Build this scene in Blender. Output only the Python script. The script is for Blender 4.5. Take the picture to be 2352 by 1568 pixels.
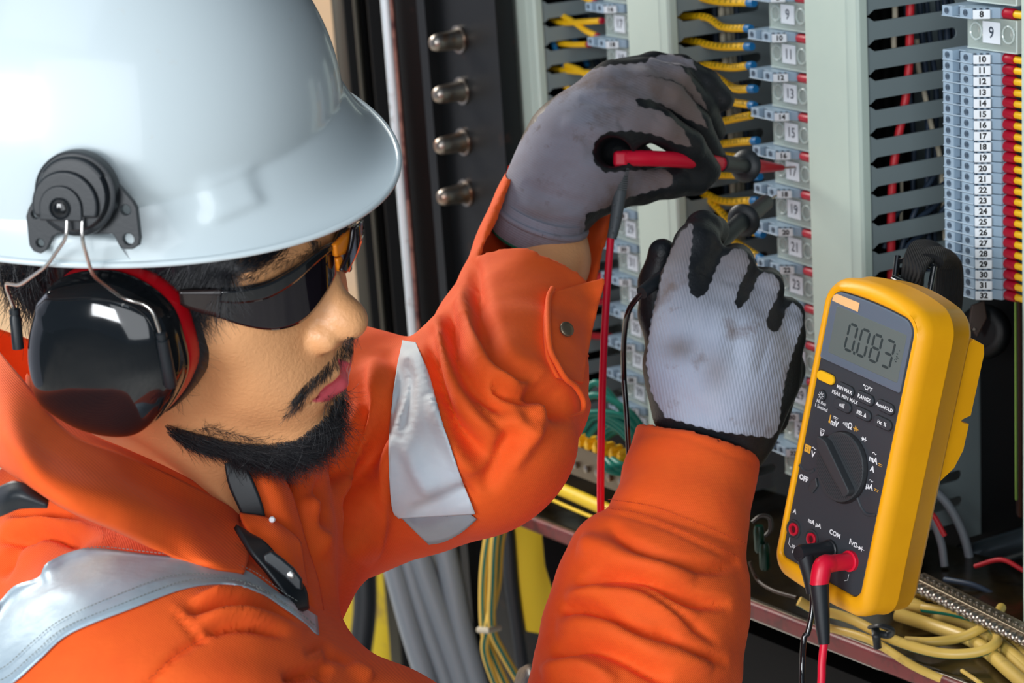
import bpy, bmesh, math, random
import numpy as np
from mathutils import Vector, Matrix
from mathutils.bvhtree import BVHTree
for _o in list(bpy.data.objects): bpy.data.objects.remove(_o)
S = bpy.context.scene
C = S.collection
rnd = random.Random(7); nr = np.random.RandomState(3)
# ------------------------------------------------------------------ camera
FPX = 4900.0                                   # focal length in pixels of the 2352 wide frame
_p = math.radians(15.85); _r = math.radians(4.06)
CAM = np.array([0, 0, 1.6])
FW = np.array([0, math.cos(_p), -math.sin(_p)]); _EU = np.array([0, math.sin(_p), math.cos(_p)]); _EX = np.array([1., 0, 0])
XC = math.cos(_r) * _EX - math.sin(_r) * _EU
YC = math.sin(_r) * _EX + math.cos(_r) * _EU
cam_d = bpy.data.cameras.new('camera'); cam = bpy.data.objects.new('camera', cam_d); C.objects.link(cam)
cam_d.sensor_width = 36; cam_d.lens = 36 * FPX / 2352; cam_d.clip_start = 0.05; cam_d.clip_end = 60
_m = Matrix.Identity(4)
for i in range(3):
    _m[i][0] = XC[i]; _m[i][1] = YC[i]; _m[i][2] = -FW[i]; _m[i][3] = CAM[i]
cam.matrix_world = _m
cam_d.dof.use_dof = True; cam_d.dof.focus_distance = 1.26; cam_d.dof.aperture_fstop = 14.0
S.camera = cam
# ------------------------------------------------------------------ world and lights
S.view_settings.view_transform = 'Standard'; S.view_settings.look = 'None'
S.view_settings.gamma = 1; S.view_settings.use_curve_mapping = False
S.view_settings.exposure = 0.22
W = bpy.data.worlds.new('world'); S.world = W; W.use_nodes = True
_n = W.node_tree.nodes; _l = W.node_tree.links; _n.clear()
_bg = _n.new('ShaderNodeBackground'); _wo = _n.new('ShaderNodeOutputWorld')
_bg.inputs[0].default_value = (.62, .78, 1.0, 1); _bg.inputs[1].default_value = 0.10
_l.new(_bg.outputs[0], _wo.inputs[0])
def area(name, loc, target, size, power, col, sy=None):
    d = bpy.data.lights.new(name, 'AREA'); d.energy = power; d.color = col; d.size = size
    if sy: d.shape = 'RECTANGLE'; d.size_y = sy
    o = bpy.data.objects.new(name, d); C.objects.link(o); o.location = loc
    v = Vector(target) - Vector(loc); o.rotation_euler = v.to_track_quat('-Z', 'Y').to_euler()
    return o
def P(x, y, Z):
    return CAM + Z * FW + (x - 1176) * Z / FPX * XC - (y - 784) * Z / FPX * YC
def cv(x, y, z):
    'direction given as camera right, up, towards the camera'
    return x * XC + y * YC - z * FW
def px(q):
    d = np.asarray(q) - CAM; Z = d @ FW
    return 1176 + FPX * (d @ XC) / Z, 784 - FPX * (d @ YC) / Z, Z
# daylight from the open side: behind and left of the photographer, high; plus an added frontal fill light near the camera
area('daylight_front', (-1.4, -.75, 1.85), (0, 1.25, 1.25), .8, 34, (.94, .97, 1.0))
area('daylight_open_side', (-.25, -1.1, 1.70), (0, 1.2, 1.25), 1.8, 25, (.92, .96, 1.0))
area('daylight_high', (-.6, .0, 3.1), (0, 1.2, 1.2), 1.4, 7, (.80, .91, 1.0))
area('daylight_yard', (-2.2, 3.6, 3.2), (-.6, 3.4, 0.6), 1.6, 130, (1.0, .97, .9))
# ------------------------------------------------------------------ the electrical panel's own frame
_t = math.radians(27.3)
PU = np.array([math.sin(_t), -math.cos(_t), 0]); PN = np.array([-math.cos(_t), -math.sin(_t), 0]); PV = np.array([0, 0, 1.])
PO = P(2225, 130, 1.47)
def Q(a, b, c): return PO + a * PU + b * PV + c * PN
def AB(x, y, c):
    d = P(x, y, 1) - CAM; t = ((PO + c * PN - CAM) @ PN) / (d @ PN); q = CAM + t * d - PO
    return q @ PU, q @ PV
# ------------------------------------------------------------------ objects
def _tag(o, label=None, cat=None, group=None, kind=None):
    if label: o['label'] = label
    if cat: o['category'] = cat
    if group: o['group'] = group
    if kind: o['kind'] = kind
    return o
def thing(name, label, cat, loc=(0, 0, 0), group=None):
    o = bpy.data.objects.new(name, None); C.objects.link(o); o.location = [float(v) for v in loc]; o.empty_display_size = .02
    return _tag(o, label, cat, group)
def wloc(o):
    v = np.zeros(3)
    while o is not None: v = v + np.array(o.location); o = o.parent
    return v
def mesh(name, V, Fc, mat=None, parent=None, smooth=True, mi=None, loc=None, fixn=True):
    V = np.asarray(V, float)
    off = wloc(parent) if parent is not None else np.zeros(3)
    if loc is not None: off = off + np.asarray(loc)
    me = bpy.data.meshes.new(name); me.from_pydata((V - off).tolist(), [], [tuple(map(int, f)) for f in Fc])
    for m in (mat if isinstance(mat, (list, tuple)) else [mat]):
        if m: me.materials.append(m)
    if mi is not None: me.polygons.foreach_set('material_index', np.asarray(mi, np.int32))
    if fixn:
        bm = bmesh.new(); bm.from_mesh(me); bmesh.ops.recalc_face_normals(bm, faces=bm.faces); bm.to_mesh(me); bm.free()
    me.polygons.foreach_set('use_smooth', [bool(smooth)] * len(me.polygons)); me.update()
    o = bpy.data.objects.new(name, me); C.objects.link(o)
    if loc is not None: o.location = loc
    if parent is not None: o.parent = parent
    return o
def bevel(o, w, seg=2, ang=35):
    m = o.modifiers.new('bevel', 'BEVEL'); m.width = w; m.segments = seg; m.limit_method = 'ANGLE'; m.angle_limit = math.radians(ang)
    m.harden_normals = False
    for p_ in o.data.polygons: p_.use_smooth = True
    w_ = o.modifiers.new('wn', 'WEIGHTED_NORMAL'); w_.keep_sharp = True
    return o
def solid(o, t, off=0):
    m = o.modifiers.new('solid', 'SOLIDIFY'); m.thickness = t; m.offset = off; return o
def subd(o, n=1):
    m = o.modifiers.new('sub', 'SUBSURF'); m.levels = n; m.render_levels = n; return o
def kids(o): return [c for c in bpy.data.objects if c.parent == o]
def copy_tree(o, parent=None):
    c = o.copy(); C.objects.link(c)
    if parent is not None: c.parent = parent
    for ch in kids(o): copy_tree(ch, c)
    return c
# ------------------------------------------------------------------ geometry helpers
def nz(v): v = np.asarray(v, float); return v / (np.linalg.norm(v) + 1e-12)
def frame(ax, ref=None):
    'two unit vectors perpendicular to ax'
    ax = nz(ax); ref = np.array([0, 0, 1.]) if ref is None else np.asarray(ref, float)
    if abs(ax @ nz(ref)) > .97: ref = np.array([1., 0, 0])
    a = nz(np.cross(ref, ax)); return a, np.cross(ax, a)
def spline(pts, n):
    'Catmull-Rom through rows of numbers, n samples per span'
    p = np.asarray(pts, float); p = np.vstack([2 * p[0] - p[1], p, 2 * p[-1] - p[-2]]); out = []
    for i in range(1, len(p) - 2):
        for k in range(n):
            t = k / n
            out.append(.5 * ((2 * p[i]) + (-p[i-1] + p[i+1]) * t + (2*p[i-1] - 5*p[i] + 4*p[i+1] - p[i+2]) * t*t + (-p[i-1] + 3*p[i] - 3*p[i+1] + p[i+2]) * t**3))
    out.append(p[-2]); return np.array(out)
class MB:
    def __init__(s): s.v = []; s.f = []; s.m = []; s.n = 0
    def add(s, V, Fc, m=0):
        V = np.asarray(V, float); s.v.append(V); s.f += [tuple(int(i) + s.n for i in f) for f in Fc]; s.m += [m] * len(Fc); s.n += len(V); return s
    def box(s, o, a, b, c, m=0):
        'corner o, edge vectors a b c'
        o, a, b, c = map(lambda t: np.asarray(t, float), (o, a, b, c))
        V = [o, o+a, o+a+b, o+b, o+c, o+a+c, o+a+b+c, o+b+c]
        return s.add(V, [(0,3,2,1), (4,5,6,7), (0,1,5,4), (1,2,6,5), (2,3,7,6), (3,0,4,7)], m)
    def cbox(s, c, x, y, z, dx, dy, dz, m=0):
        x, y, z = nz(x)*dx, nz(y)*dy, nz(z)*dz
        return s.box(np.asarray(c) - (x+y+z)/2, x, y, z, m)
    def prism(s, pts, d, m=0):
        'closed polygon of 3-D points pushed along d'
        p = np.asarray(pts, float); n = len(p)
        return s.add(np.vstack([p, p + d]), [tuple(range(n))[::-1], tuple(range(n, 2*n))] + [(i, (i+1) % n, n + (i+1) % n, n + i) for i in range(n)], m)
    def tube(s, pts, r, sides=10, m=0, ref=None, flat=1.0, cap=True, up=None):
        p = np.asarray(pts, float); n = len(p); r = np.ones(n) * r if np.ndim(r) == 0 else np.asarray(r)
        T = np.gradient(p, axis=0); T /= np.linalg.norm(T, axis=1)[:, None] + 1e-12
        a, b = frame(T[0], ref); V = []
        for i in range(n):
            if up is not None: a = np.cross(T[i], up)
            a = nz(a - (a @ T[i]) * T[i]); b = np.cross(T[i], a)
            t = np.arange(sides) * 2 * math.pi / sides
            V.append(p[i] + r[i] * (np.outer(np.cos(t), a) + flat * np.outer(np.sin(t), b)))
        V = np.vstack(V); Fc = [(i*sides + k, i*sides + (k+1) % sides, (i+1)*sides + (k+1) % sides, (i+1)*sides + k) for i in range(n-1) for k in range(sides)]
        if cap: Fc += [tuple(range(sides))[::-1], tuple(range((n-1)*sides, n*sides))]
        return s.add(V, Fc, m)
    def lathe(s, o, ax, prof, sides=24, m=0, ref=None):
        'prof rows: distance along ax, radius'
        a, b = frame(ax, ref); ax = nz(ax); t = np.arange(sides) * 2 * math.pi / sides; V = []; n = len(prof)
        for h, r in prof: V.append(np.asarray(o) + h * ax + r * (np.outer(np.cos(t), a) + np.outer(np.sin(t), b)))
        Fc = [(i*sides + k, i*sides + (k+1) % sides, (i+1)*sides + (k+1) % sides, (i+1)*sides + k) for i in range(n-1) for k in range(sides)]
        Fc += [tuple(range(sides))[::-1], tuple(range((n-1)*sides, n*sides))]
        return s.add(np.vstack(V), Fc, m)
    def out(s, name, mat, parent=None, smooth=True, **k):
        o = mesh(name, np.vstack(s.v), s.f, mat, parent, smooth, mi=s.m if isinstance(mat, (list, tuple)) else None, **k)
        return auto_smooth(o, 50) if smooth and s.n < 6000 else o
def grid_faces(n, m, wrap=False):
    return [(i*m + k, i*m + (k+1) % m, (i+1)*m + (k+1) % m, (i+1)*m + k) for i in range(n-1) for k in range(m if wrap else m-1)]
def patch(rows, su=6, sv=6):
    'smooth sheet through a net of 3-D points; returns V, F, (n, m)'
    R = [spline(r, su) for r in rows]; R = np.array(R); n, m, _ = R.shape
    G = spline(R.reshape(n, -1), sv).reshape(-1, m, 3)
    return G.reshape(-1, 3), grid_faces(G.shape[0], m), G.shape[:2]
def auto_smooth(o, ang=40):
    me = o.data; bm = bmesh.new(); bm.from_mesh(me)
    for e in bm.edges:
        if len(e.link_faces) == 2 and e.calc_face_angle(0) > math.radians(ang): e.smooth = False
    bm.to_mesh(me); bm.free(); return o
# ------------------------------------------------------------------ signed distance modelling
def ell(p, c, r, R=None):
    q = p - np.asarray(c)
    if R is not None: q = q @ np.asarray(R).T
    r = np.asarray(r, float); k0 = np.linalg.norm(q / r, axis=1); k1 = np.linalg.norm(q / (r*r), axis=1) + 1e-9
    return k0 * (k0 - 1) / k1
def cap(p, a, b, ra, rb, flat=None, fv=None):
    a = np.asarray(a, float); b = np.asarray(b, float); ab = b - a; q = p - a
    t = np.clip(q @ ab / (ab @ ab), 0, 1); d = q - t[:, None] * ab
    if flat is not None:                       # squash along fv by factor flat (<1 thinner)
        w = d @ fv; d = d + np.outer(w * (1 / flat - 1), fv)
        L = np.linalg.norm(d, axis=1); return (L - (ra + (rb - ra) * t)) * np.where(np.abs(w) > 0, flat + (1 - flat) * (1 - np.minimum(1, np.abs(w / flat) / (L + 1e-9))), 1)
    return np.linalg.norm(d, axis=1) - (ra + (rb - ra) * t)
def smin(a, b, k):
    h = np.maximum(k - np.abs(a - b), 0) / k; return np.minimum(a, b) - h * h * k / 4
def smax(a, b, k): return -smin(-a, -b, k)
def chain(p, pts, rad, k=.006):
    d = None
    for i in range(len(pts) - 1):
        e = cap(p, pts[i], pts[i+1], rad[i], rad[i+1]); d = e if d is None else smin(d, e, k)
    return d
def nets(fn, axes, B=12):
    'surface nets of fn on a rectilinear grid, evaluated only in blocks near the surface'
    X, Y, Zz = [np.asarray(a, float) for a in axes]; nx, ny, nzz = len(X), len(Y), len(Zz)
    D = np.ones((nx, ny, nzz), np.float32)
    def cb(A):
        st = list(range(0, len(A), B)); return [(s, min(s + B, len(A))) for s in st]
    bx, by, bz = cb(X), cb(Y), cb(Zz)
    ctr = []; rad = []; idx = []
    for i in bx:
        for j in by:
            for k in bz:
                lo = np.array([X[i[0]], Y[j[0]], Zz[k[0]]]); hi = np.array([X[i[1]-1], Y[j[1]-1], Zz[k[1]-1]])
                ctr.append((lo + hi) / 2); rad.append(np.linalg.norm(hi - lo) / 2); idx.append((i, j, k))
    ctr = np.array(ctr); rad = np.array(rad); dc = fn(ctr)
    for n_, (i, j, k) in enumerate(idx):
        sl = (slice(*i), slice(*j), slice(*k))
        if abs(dc[n_]) > rad[n_] * 1.5 + .008: D[sl] = 1 if dc[n_] > 0 else -1; continue
        g = np.meshgrid(X[sl[0]], Y[sl[1]], Zz[sl[2]], indexing='ij'); sh = g[0].shape
        D[sl] = fn(np.stack([t.ravel() for t in g], 1)).reshape(sh)
    ins = D < 0
    cnt = np.zeros((nx-1, ny-1, nzz-1), np.int8)
    for a in (0, 1):
        for b in (0, 1):
            for c in (0, 1): cnt += ins[a:nx-1+a, b:ny-1+b, c:nzz-1+c]
    act = (cnt > 0) & (cnt < 8); I = np.argwhere(act); vid = -np.ones(act.shape, np.int64); vid[tuple(I.T)] = np.arange(len(I))
    acc = np.zeros((len(I), 3)); num = np.zeros(len(I))
    cor = [(a, b, c) for a in (0, 1) for b in (0, 1) for c in (0, 1)]
    pos = lambda ii: np.stack([X[ii[:, 0]], Y[ii[:, 1]], Zz[ii[:, 2]]], 1)
    for a in cor:
        for ax in range(3):
            if a[ax]: continue
            b = list(a); b[ax] = 1
            ia = I + a; ib = I + b; da = D[tuple(ia.T)].astype(float); db = D[tuple(ib.T)].astype(float)
            s = (da < 0) != (db < 0); t = da / (da - db + 1e-12 * (da == db))
            q = pos(ia) + t[:, None] * (pos(ib) - pos(ia)); acc[s] += q[s]; num[s] += 1
    Vx = acc / num[:, None]; Fc = []
    for ax in range(3):
        o1, o2 = [(1, 2), (2, 0), (0, 1)][ax]
        n = [nx, ny, nzz]; sl0 = [slice(0, None)] * 3; sl1 = [slice(0, None)] * 3
        sl0[ax] = slice(0, n[ax]-1); sl1[ax] = slice(1, n[ax])
        ch = ins[tuple(sl0)] != ins[tuple(sl1)]; E = np.argwhere(ch)
        ok = (E[:, o1] > 0) & (E[:, o2] > 0) & (E[:, o1] < n[o1]-1) & (E[:, o2] < n[o2]-1); E = E[ok]
        d = ins[tuple(E.T)]; q = []
        for u, v in ((0, 0), (-1, 0), (-1, -1), (0, -1)):
            t = E.copy(); t[:, o1] += u; t[:, o2] += v; q.append(vid[tuple(t.T)])
        q = np.stack(q, 1); q[d] = q[d][:, ::-1]; Fc.append(q)
    Fc = np.vstack(Fc)[:, ::-1]
    return Vx, Fc
def relax(V, Fc, it=2, w=.5):
    Fc = np.asarray(Fc); n = len(V)
    a = np.concatenate([Fc[:, k] for k in range(4)]); b = np.concatenate([Fc[:, (k+1) % 4] for k in range(4)])
    cnt = np.bincount(a, minlength=n) + np.bincount(b, minlength=n)
    for _ in range(it):
        s = np.stack([np.bincount(a, V[b][:, c], n) + np.bincount(b, V[a][:, c], n) for c in range(3)], 1) / np.maximum(cnt, 1)[:, None]
        V = V + w * (s - V)
    return V
def normals(V, Fc):
    Fc = np.asarray(Fc); fn = np.cross(V[Fc[:, 2]] - V[Fc[:, 0]], V[Fc[:, 3]] - V[Fc[:, 1]]); N = np.zeros_like(V)
    for k in range(4):
        for c in range(3): N[:, c] += np.bincount(Fc[:, k], fn[:, c], len(V))
    return N / (np.linalg.norm(N, axis=1)[:, None] + 1e-15)
def pxa(V):
    d = V - CAM; Z = d @ FW; return 1176 + FPX * (d @ XC) / Z, 784 - FPX * (d @ YC) / Z, Z
def segdist(x, y, pl):
    'distance in pixels to a polyline, and how far along it (0..1)'
    best = np.full(len(x), 1e9); tt = np.zeros(len(x)); pl = np.asarray(pl, float); n = len(pl) - 1; sg = np.zeros(len(x))
    for i in range(n):
        a, b = pl[i, :2], pl[i+1, :2]; ab = b - a; L = ab @ ab + 1e-9
        t = np.clip(((x - a[0]) * ab[0] + (y - a[1]) * ab[1]) / L, 0, 1); dx = x - a[0] - t * ab[0]; dy = y - a[1] - t * ab[1]
        d = np.hypot(dx, dy); m = d < best; best[m] = d[m]; tt[m] = (i + t[m]) / n; sg[m] = np.sign(ab[0] * dy[m] - ab[1] * dx[m])
    return best, tt, sg
def sculpt(V, Fc, strokes, zr=None):
    'soft ridges (+) and creases (-) along lines seen from the front; rows: (points, width px, height m[, taper])'
    N = normals(V, Fc); x, y, Z = pxa(V); face = np.clip((N @ (-FW)) * 2.5, 0, 1)
    if zr is not None: face = face * ((Z > zr[0]) & (Z < zr[1]))
    D = np.zeros(len(V))
    for s in strokes:
        pl = spline(s[0], 4) if len(s[0]) > 2 else s[0]
        x0, y0 = np.min(pl, 0)[:2] - 3 * s[1]; x1, y1 = np.max(pl, 0)[:2] + 3 * s[1]
        m = np.where((x > x0) & (x < x1) & (y > y0) & (y < y1) & (face > 0))[0]
        if not len(m): continue
        d, t, sg = segdist(x[m], y[m], pl)
        if len(s) > 4 and s[4]: d = np.where(sg * s[4] > 0, d * 2.2, d)   # steeper on one side
        tp = 1 if (len(s) > 3 and s[3] == 0) else np.clip(np.minimum(t, 1 - t) * 5, 0, 1) ** .7
        D[m] += s[2] * np.exp(-(d / s[1]) ** 2) * tp
    D = np.where(D < 0, -.014 * np.tanh(-D / .014), .012 * np.tanh(D / .012)); return V + N * (D * face)[:, None]
# ------------------------------------------------------------------ materials
def mat(name, col, rough=.5, metal=0, bump=None, var=None, spec=.5, coat=0, trans=0, ior=1.45, alpha=1, sss=0, sheen=0, emit=None, aniso=None, coord='Object', rvar=0, stain=None, weave=None):
    m = bpy.data.materials.new(name); m.use_nodes = True; nt = m.node_tree; b = nt.nodes['Principled BSDF']; L = nt.links.new
    def sc(k, v):
        if k in b.inputs: b.inputs[k].default_value = v
    c = (*col, 1) if len(col) == 3 else col
    sc('Base Color', c); sc('Roughness', rough); sc('Metallic', metal); sc('Specular IOR Level', spec); sc('Coat Weight', coat); sc('Coat Roughness', .05)
    sc('Transmission Weight', trans); sc('IOR', ior); sc('Alpha', alpha); sc('Sheen Weight', sheen)
    if sss: sc('Subsurface Weight', sss); sc('Subsurface Radius', (1, .35, .2)); sc('Subsurface Scale', .006)
    if emit: sc('Emission Color', (*emit[:3], 1)); sc('Emission Strength', emit[3])
    tc = nt.nodes.new('ShaderNodeTexCoord')
    def noise(scale, detail=4, rough_=.6):
        n = nt.nodes.new('ShaderNodeTexNoise'); n.inputs['Scale'].default_value = scale; n.inputs['Detail'].default_value = detail; n.inputs['Roughness'].default_value = rough_
        L(tc.outputs[coord], n.inputs['Vector']); return n
    cur = None
    if var:                                    # (scale, second colour, low, high)
        n = noise(var[0]); r = nt.nodes.new('ShaderNodeMapRange'); L(n.outputs[0], r.inputs[0]); r.inputs[1].default_value = var[2]; r.inputs[2].default_value = var[3]
        x = nt.nodes.new('ShaderNodeMix'); x.data_type = 'RGBA'; x.inputs['A'].default_value = c; x.inputs['B'].default_value = (*var[1], 1)
        L(r.outputs[0], x.inputs['Factor']); L(x.outputs['Result'], b.inputs['Base Color']); cur = x.outputs['Result']
    if stain:                                  # list of (scale, colour, low, high)
        for s_ in stain:
            n = noise(s_[0], 6, .65); r = nt.nodes.new('ShaderNodeMapRange'); L(n.outputs[0], r.inputs[0]); r.inputs[1].default_value = s_[2]; r.inputs[2].default_value = s_[3]
            x = nt.nodes.new('ShaderNodeMix'); x.data_type = 'RGBA'; x.inputs['B'].default_value = (*s_[1], 1)
            if cur is None: x.inputs['A'].default_value = c
            else: L(cur, x.inputs['A'])
            L(r.outputs[0], x.inputs['Factor']); cur = x.outputs['Result']; L(cur, b.inputs['Base Color'])
    if rvar:
        n = noise(rvar[0]); r = nt.nodes.new('ShaderNodeMapRange'); L(n.outputs[0], r.inputs[0]); r.inputs[3].default_value = rvar[1]; r.inputs[4].default_value = rvar[2]; r.inputs[1].default_value = .3; r.inputs[2].default_value = .7
        L(r.outputs[0], b.inputs['Roughness'])
    prev = None
    if bump:                                   # (scale, strength, distance) rows
        for (sc_, st, di) in (bump if isinstance(bump, list) else [bump]):
            n = noise(sc_, 3); bp = nt.nodes.new('ShaderNodeBump'); bp.inputs['Strength'].default_value = st; bp.inputs['Distance'].default_value = di
            L(n.outputs[0], bp.inputs['Height'])
            if prev: L(prev, bp.inputs['Normal'])
            prev = bp.outputs[0]
    if weave:                                  # (direction, lines per metre, strength, distance)
        dr, fq, st, di = weave; dr = nz(dr)
        dp = nt.nodes.new('ShaderNodeVectorMath'); dp.operation = 'DOT_PRODUCT'; dp.inputs[1].default_value = dr * fq * 2 * math.pi; L(tc.outputs[coord], dp.inputs[0])
        nn = noise(30, 2); ad = nt.nodes.new('ShaderNodeMath'); ad.operation = 'MULTIPLY_ADD'; ad.inputs[1].default_value = 6; L(nn.outputs[0], ad.inputs[0]); L(dp.outputs['Value'], ad.inputs[2])
        sn = nt.nodes.new('ShaderNodeMath'); sn.operation = 'SINE'; L(ad.outputs[0], sn.inputs[0])
        bp = nt.nodes.new('ShaderNodeBump'); bp.inputs['Strength'].default_value = st; bp.inputs['Distance'].default_value = di; L(sn.outputs[0], bp.inputs['Height'])
        if prev: L(prev, bp.inputs['Normal'])
        prev = bp.outputs[0]
    if prev: L(prev, b.inputs['Normal'])
    return m
M = {}
M['helmet'] = mat('white_gloss_plastic', (.60, .69, .72), .22, coat=.35, bump=[(9, .05, .002), (220, .04, .0003)], stain=[(60, (.60, .63, .62), .66, .80)])
M['blackp'] = mat('black_plastic', (.012, .016, .02), .42, bump=(700, .12, .0004))
M['blackg'] = mat('black_gloss', (.006, .008, .010), .08, coat=.6, bump=(14, .04, .002), rvar=(40, .05, .16))
M['redp'] = mat('red_plastic', (.62, .004, .012), .32, bump=(300, .06, .0003))
M['redc'] = mat('red_silicone', (.70, .006, .035), .38)
M['steel'] = mat('steel_wire', (.62, .60, .57), .28, 1, bump=(500, .1, .0003))
M['skin'] = mat('skin', (.83, .41, .18), .40, sss=.12, var=(34, (.90, .48, .24), .38, .68), bump=[(1100, .12, .0003), (260, .03, .0004)], stain=[(16, (.66, .27, .14), .52, .80)], spec=.5)
M['lip'] = mat('lips', (.74, .11, .14), .25, sss=.2, bump=(500, .25, .0005))
M['hair'] = mat('black_hair', (.008, .009, .013), .32, spec=.7)
M['orange'] = mat('orange_cotton', (.95, .125, .010), .8, sheen=.04, var=(22, (.86, .095, .008), .35, .7), bump=(60, .15, .003), stain=[(34, (.34, .05, .02), .70, .86)], weave=((1, .35, 1.1), 1300, .22, .0003))
M['seam'] = mat('orange_thread', (.58, .06, .012), .8)
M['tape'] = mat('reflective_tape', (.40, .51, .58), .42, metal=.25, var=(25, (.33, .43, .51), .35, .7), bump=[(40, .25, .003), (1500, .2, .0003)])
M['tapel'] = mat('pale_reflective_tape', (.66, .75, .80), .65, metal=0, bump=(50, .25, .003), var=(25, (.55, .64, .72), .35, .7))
M['thread'] = mat('grey_thread', (.20, .22, .21), .8)
M['lens'] = mat('smoked_lens', (.006, .004, .008), .05, coat=.5, bump=(60, .03, .0006), spec=.6)
M['lens2'] = mat('smoked_temple', (.02, .014, .014), .12, coat=.3)
M['orp'] = mat('orange_plastic', (.95, .28, .01), .3)
M['glove'] = mat('grey_knit', (.31, .36, .47), .9, sheen=.1, var=(26, (.38, .43, .53), .35, .7), stain=[(22, (.14, .10, .085), .56, .74), (60, (.16, .12, .10), .60, .80)], weave=((1, 0, .12), 520, .28, .0005), bump=(1400, .35, .0005))
M['gloved'] = mat('dirty_grey_knit', (.235, .225, .265), .9, sheen=.1, var=(26, (.29, .30, .37), .35, .7), stain=[(20, (.13, .085, .07), .50, .70), (70, (.12, .08, .065), .60, .80)], weave=((.5, 0, 1), 620, .2, .0004), bump=(1400, .35, .0005))
M['gbrown'] = mat('worn_knit', (.20, .155, .135), .9, var=(40, (.28, .24, .22), .35, .7), weave=((1, 0, .12), 480, .6, .0007), bump=(1400, .4, .0006))
M['rubber'] = mat('black_rubber_coating', (.009, .011, .014), .45, spec=.4, bump=[(260, .5, .0012), (1200, .4, .0005)], stain=[(300, (.12, .10, .08), .70, .80)])
M['gcuff'] = mat('dark_knit_cuff', (.05, .055, .085), .9, weave=((1, 0, .12), 500, .8, .0008))
M['green'] = mat('green_trim', (.01, .13, .07), .8)
M['duct'] = mat('grey_green_pvc', (.52, .62, .55), .42, bump=(30, .04, .001), var=(8, (.48, .58, .52), .4, .7))
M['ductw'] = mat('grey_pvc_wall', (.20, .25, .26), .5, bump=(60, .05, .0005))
M['term'] = mat('grey_terminal_plastic', (.30, .41, .52), .38, bump=(500, .06, .0003))
M['termd'] = mat('terminal_recess', (.05, .08, .12), .5)
M['clear'] = mat('clear_cover', (.70, .82, .76), .08, alpha=.30, spec=.9)
M['white'] = mat('white_label', (.80, .86, .92), .5)
M['ink'] = mat('black_ink', (.006, .006, .008), .6)
M['inkb'] = mat('blue_grey_ink', (.03, .05, .08), .6)
M['yel'] = mat('yellow_sleeve', (.95, .55, .008), .45)
M['yelg'] = mat('yellow_stripe_cable', (.78, .52, .08), .38, bump=(300, .08, .0004))
M['blue'] = mat('blue_ferrule', (.01, .17, .42), .4)
M['redf'] = mat('red_ferrule', (.42, .002, .022), .4)
M['redw'] = mat('red_wire', (.55, .02, .03), .45)
M['cream'] = mat('cream_wire', (.55, .50, .38), .5)
M['darkw'] = mat('dark_blue_wire', (.03, .05, .085), .45)
M['grn'] = mat('green_wire', (.005, .22, .16), .4)
M['mbody'] = mat('amber_rubber', (.93, .42, .004), .42, bump=[(700, .10, .0003), (25, .06, .001)], var=(20, (.86, .37, .004), .4, .75), stain=[(45, (.45, .20, .02), .72, .86)])
M['mface'] = mat('charcoal_plastic', (.035, .042, .05), .45, bump=(900, .25, .0003))
M['mdial'] = mat('dark_dial', (.035, .04, .045), .5, bump=(900, .2, .0003))
M['lcd'] = mat('lcd_glass', (.12, .15, .145), .18, coat=.4, bump=(900, .05, .0002))
M['lcdf'] = mat('lcd_bezel', (.11, .145, .19), .16, coat=.5)
M['lcdd'] = mat('lcd_digit', (.018, .03, .032), .6)
M['sticker'] = mat('faded_orange_label', (.85, .50, .22), .4)
M['btny'] = mat('yellow_button', (.92, .50, .01), .4)
M['print'] = mat('white_print', (.80, .82, .84), .5)
M['printy'] = mat('yellow_print', (.75, .40, .05), .5)
M['jackr'] = mat('red_jack', (.50, .01, .03), .35)
M['web'] = mat('black_webbing', (.015, .017, .02), .8, weave=((1, 0, 0), 700, 1.0, .001), bump=(1500, .5, .001))
M['bmetal'] = mat('painted_dark_steel', (.006, .007, .008), .42, spec=.35, bump=(40, .15, .001), stain=[(30, (.06, .025, .015), .62, .8)])
M['dark'] = mat('dark_void_panel', (.003, .0035, .004), .7, spec=.2)
M['plate'] = mat('cabinet_back_plate', (.005, .006, .007), .6, spec=.3)
M['bolt'] = mat('worn_steel_bolt', (.30, .27, .24), .32, 1, stain=[(60, (.30, .12, .04), .5, .7)])
M['maroon'] = mat('maroon_painted_steel', (.17, .016, .018), .42, coat=.05, bump=(60, .2, .001), stain=[(50, (.02, .008, .008), .5, .75)])
M['brassy'] = mat('brown_varnished_steel', (.028, .018, .006), .2, metal=.4, bump=(25, .3, .002), stain=[(22, (.012, .008, .004), .45, .7)])
M['brass'] = mat('nickel_brass', (.34, .31, .27), .32, 1)
M['brassd'] = mat('dull_bar', (.20, .16, .11), .4, .8)
M['cableg'] = mat('green_stripe', (.005, .16, .11), .35)
M['cabley'] = mat('pale_yellow_cable', (.58, .40, .09), .38, stain=[(40, (.25, .16, .05), .60, .78)])
M['tan'] = mat('tan_wall', (.88, .60, .36), .85, var=(3, (.70, .52, .38), .4, .65))
M['alu'] = mat('pale_steel_strip', (.78, .86, .90), .38, .3, stain=[(40, (.25, .20, .16), .58, .72)])
M['rust'] = mat('rusty_edge', (.40, .18, .14), .6, stain=[(50, (.12, .04, .04), .45, .6)])
M['gcol'] = mat('olive_grey_steel', (.10, .095, .075), .35, .5)
M['greyc'] = mat('grey_cable_sheath', (.22, .25, .28), .45)
M['hose'] = mat('black_hose', (.015, .018, .022), .5, bump=(500, .4, .001))
M['yelb'] = mat('yellow_paint', (.95, .66, .01), .5, stain=[(12, (.55, .35, .05), .58, .75)])
M['floor'] = mat('pale_floor', (.62, .60, .55), .8, var=(4, (.45, .44, .42), .4, .7))
M['leather'] = mat('dark_leather', (.035, .03, .03), .35, bump=(90, .5, .002))
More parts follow.
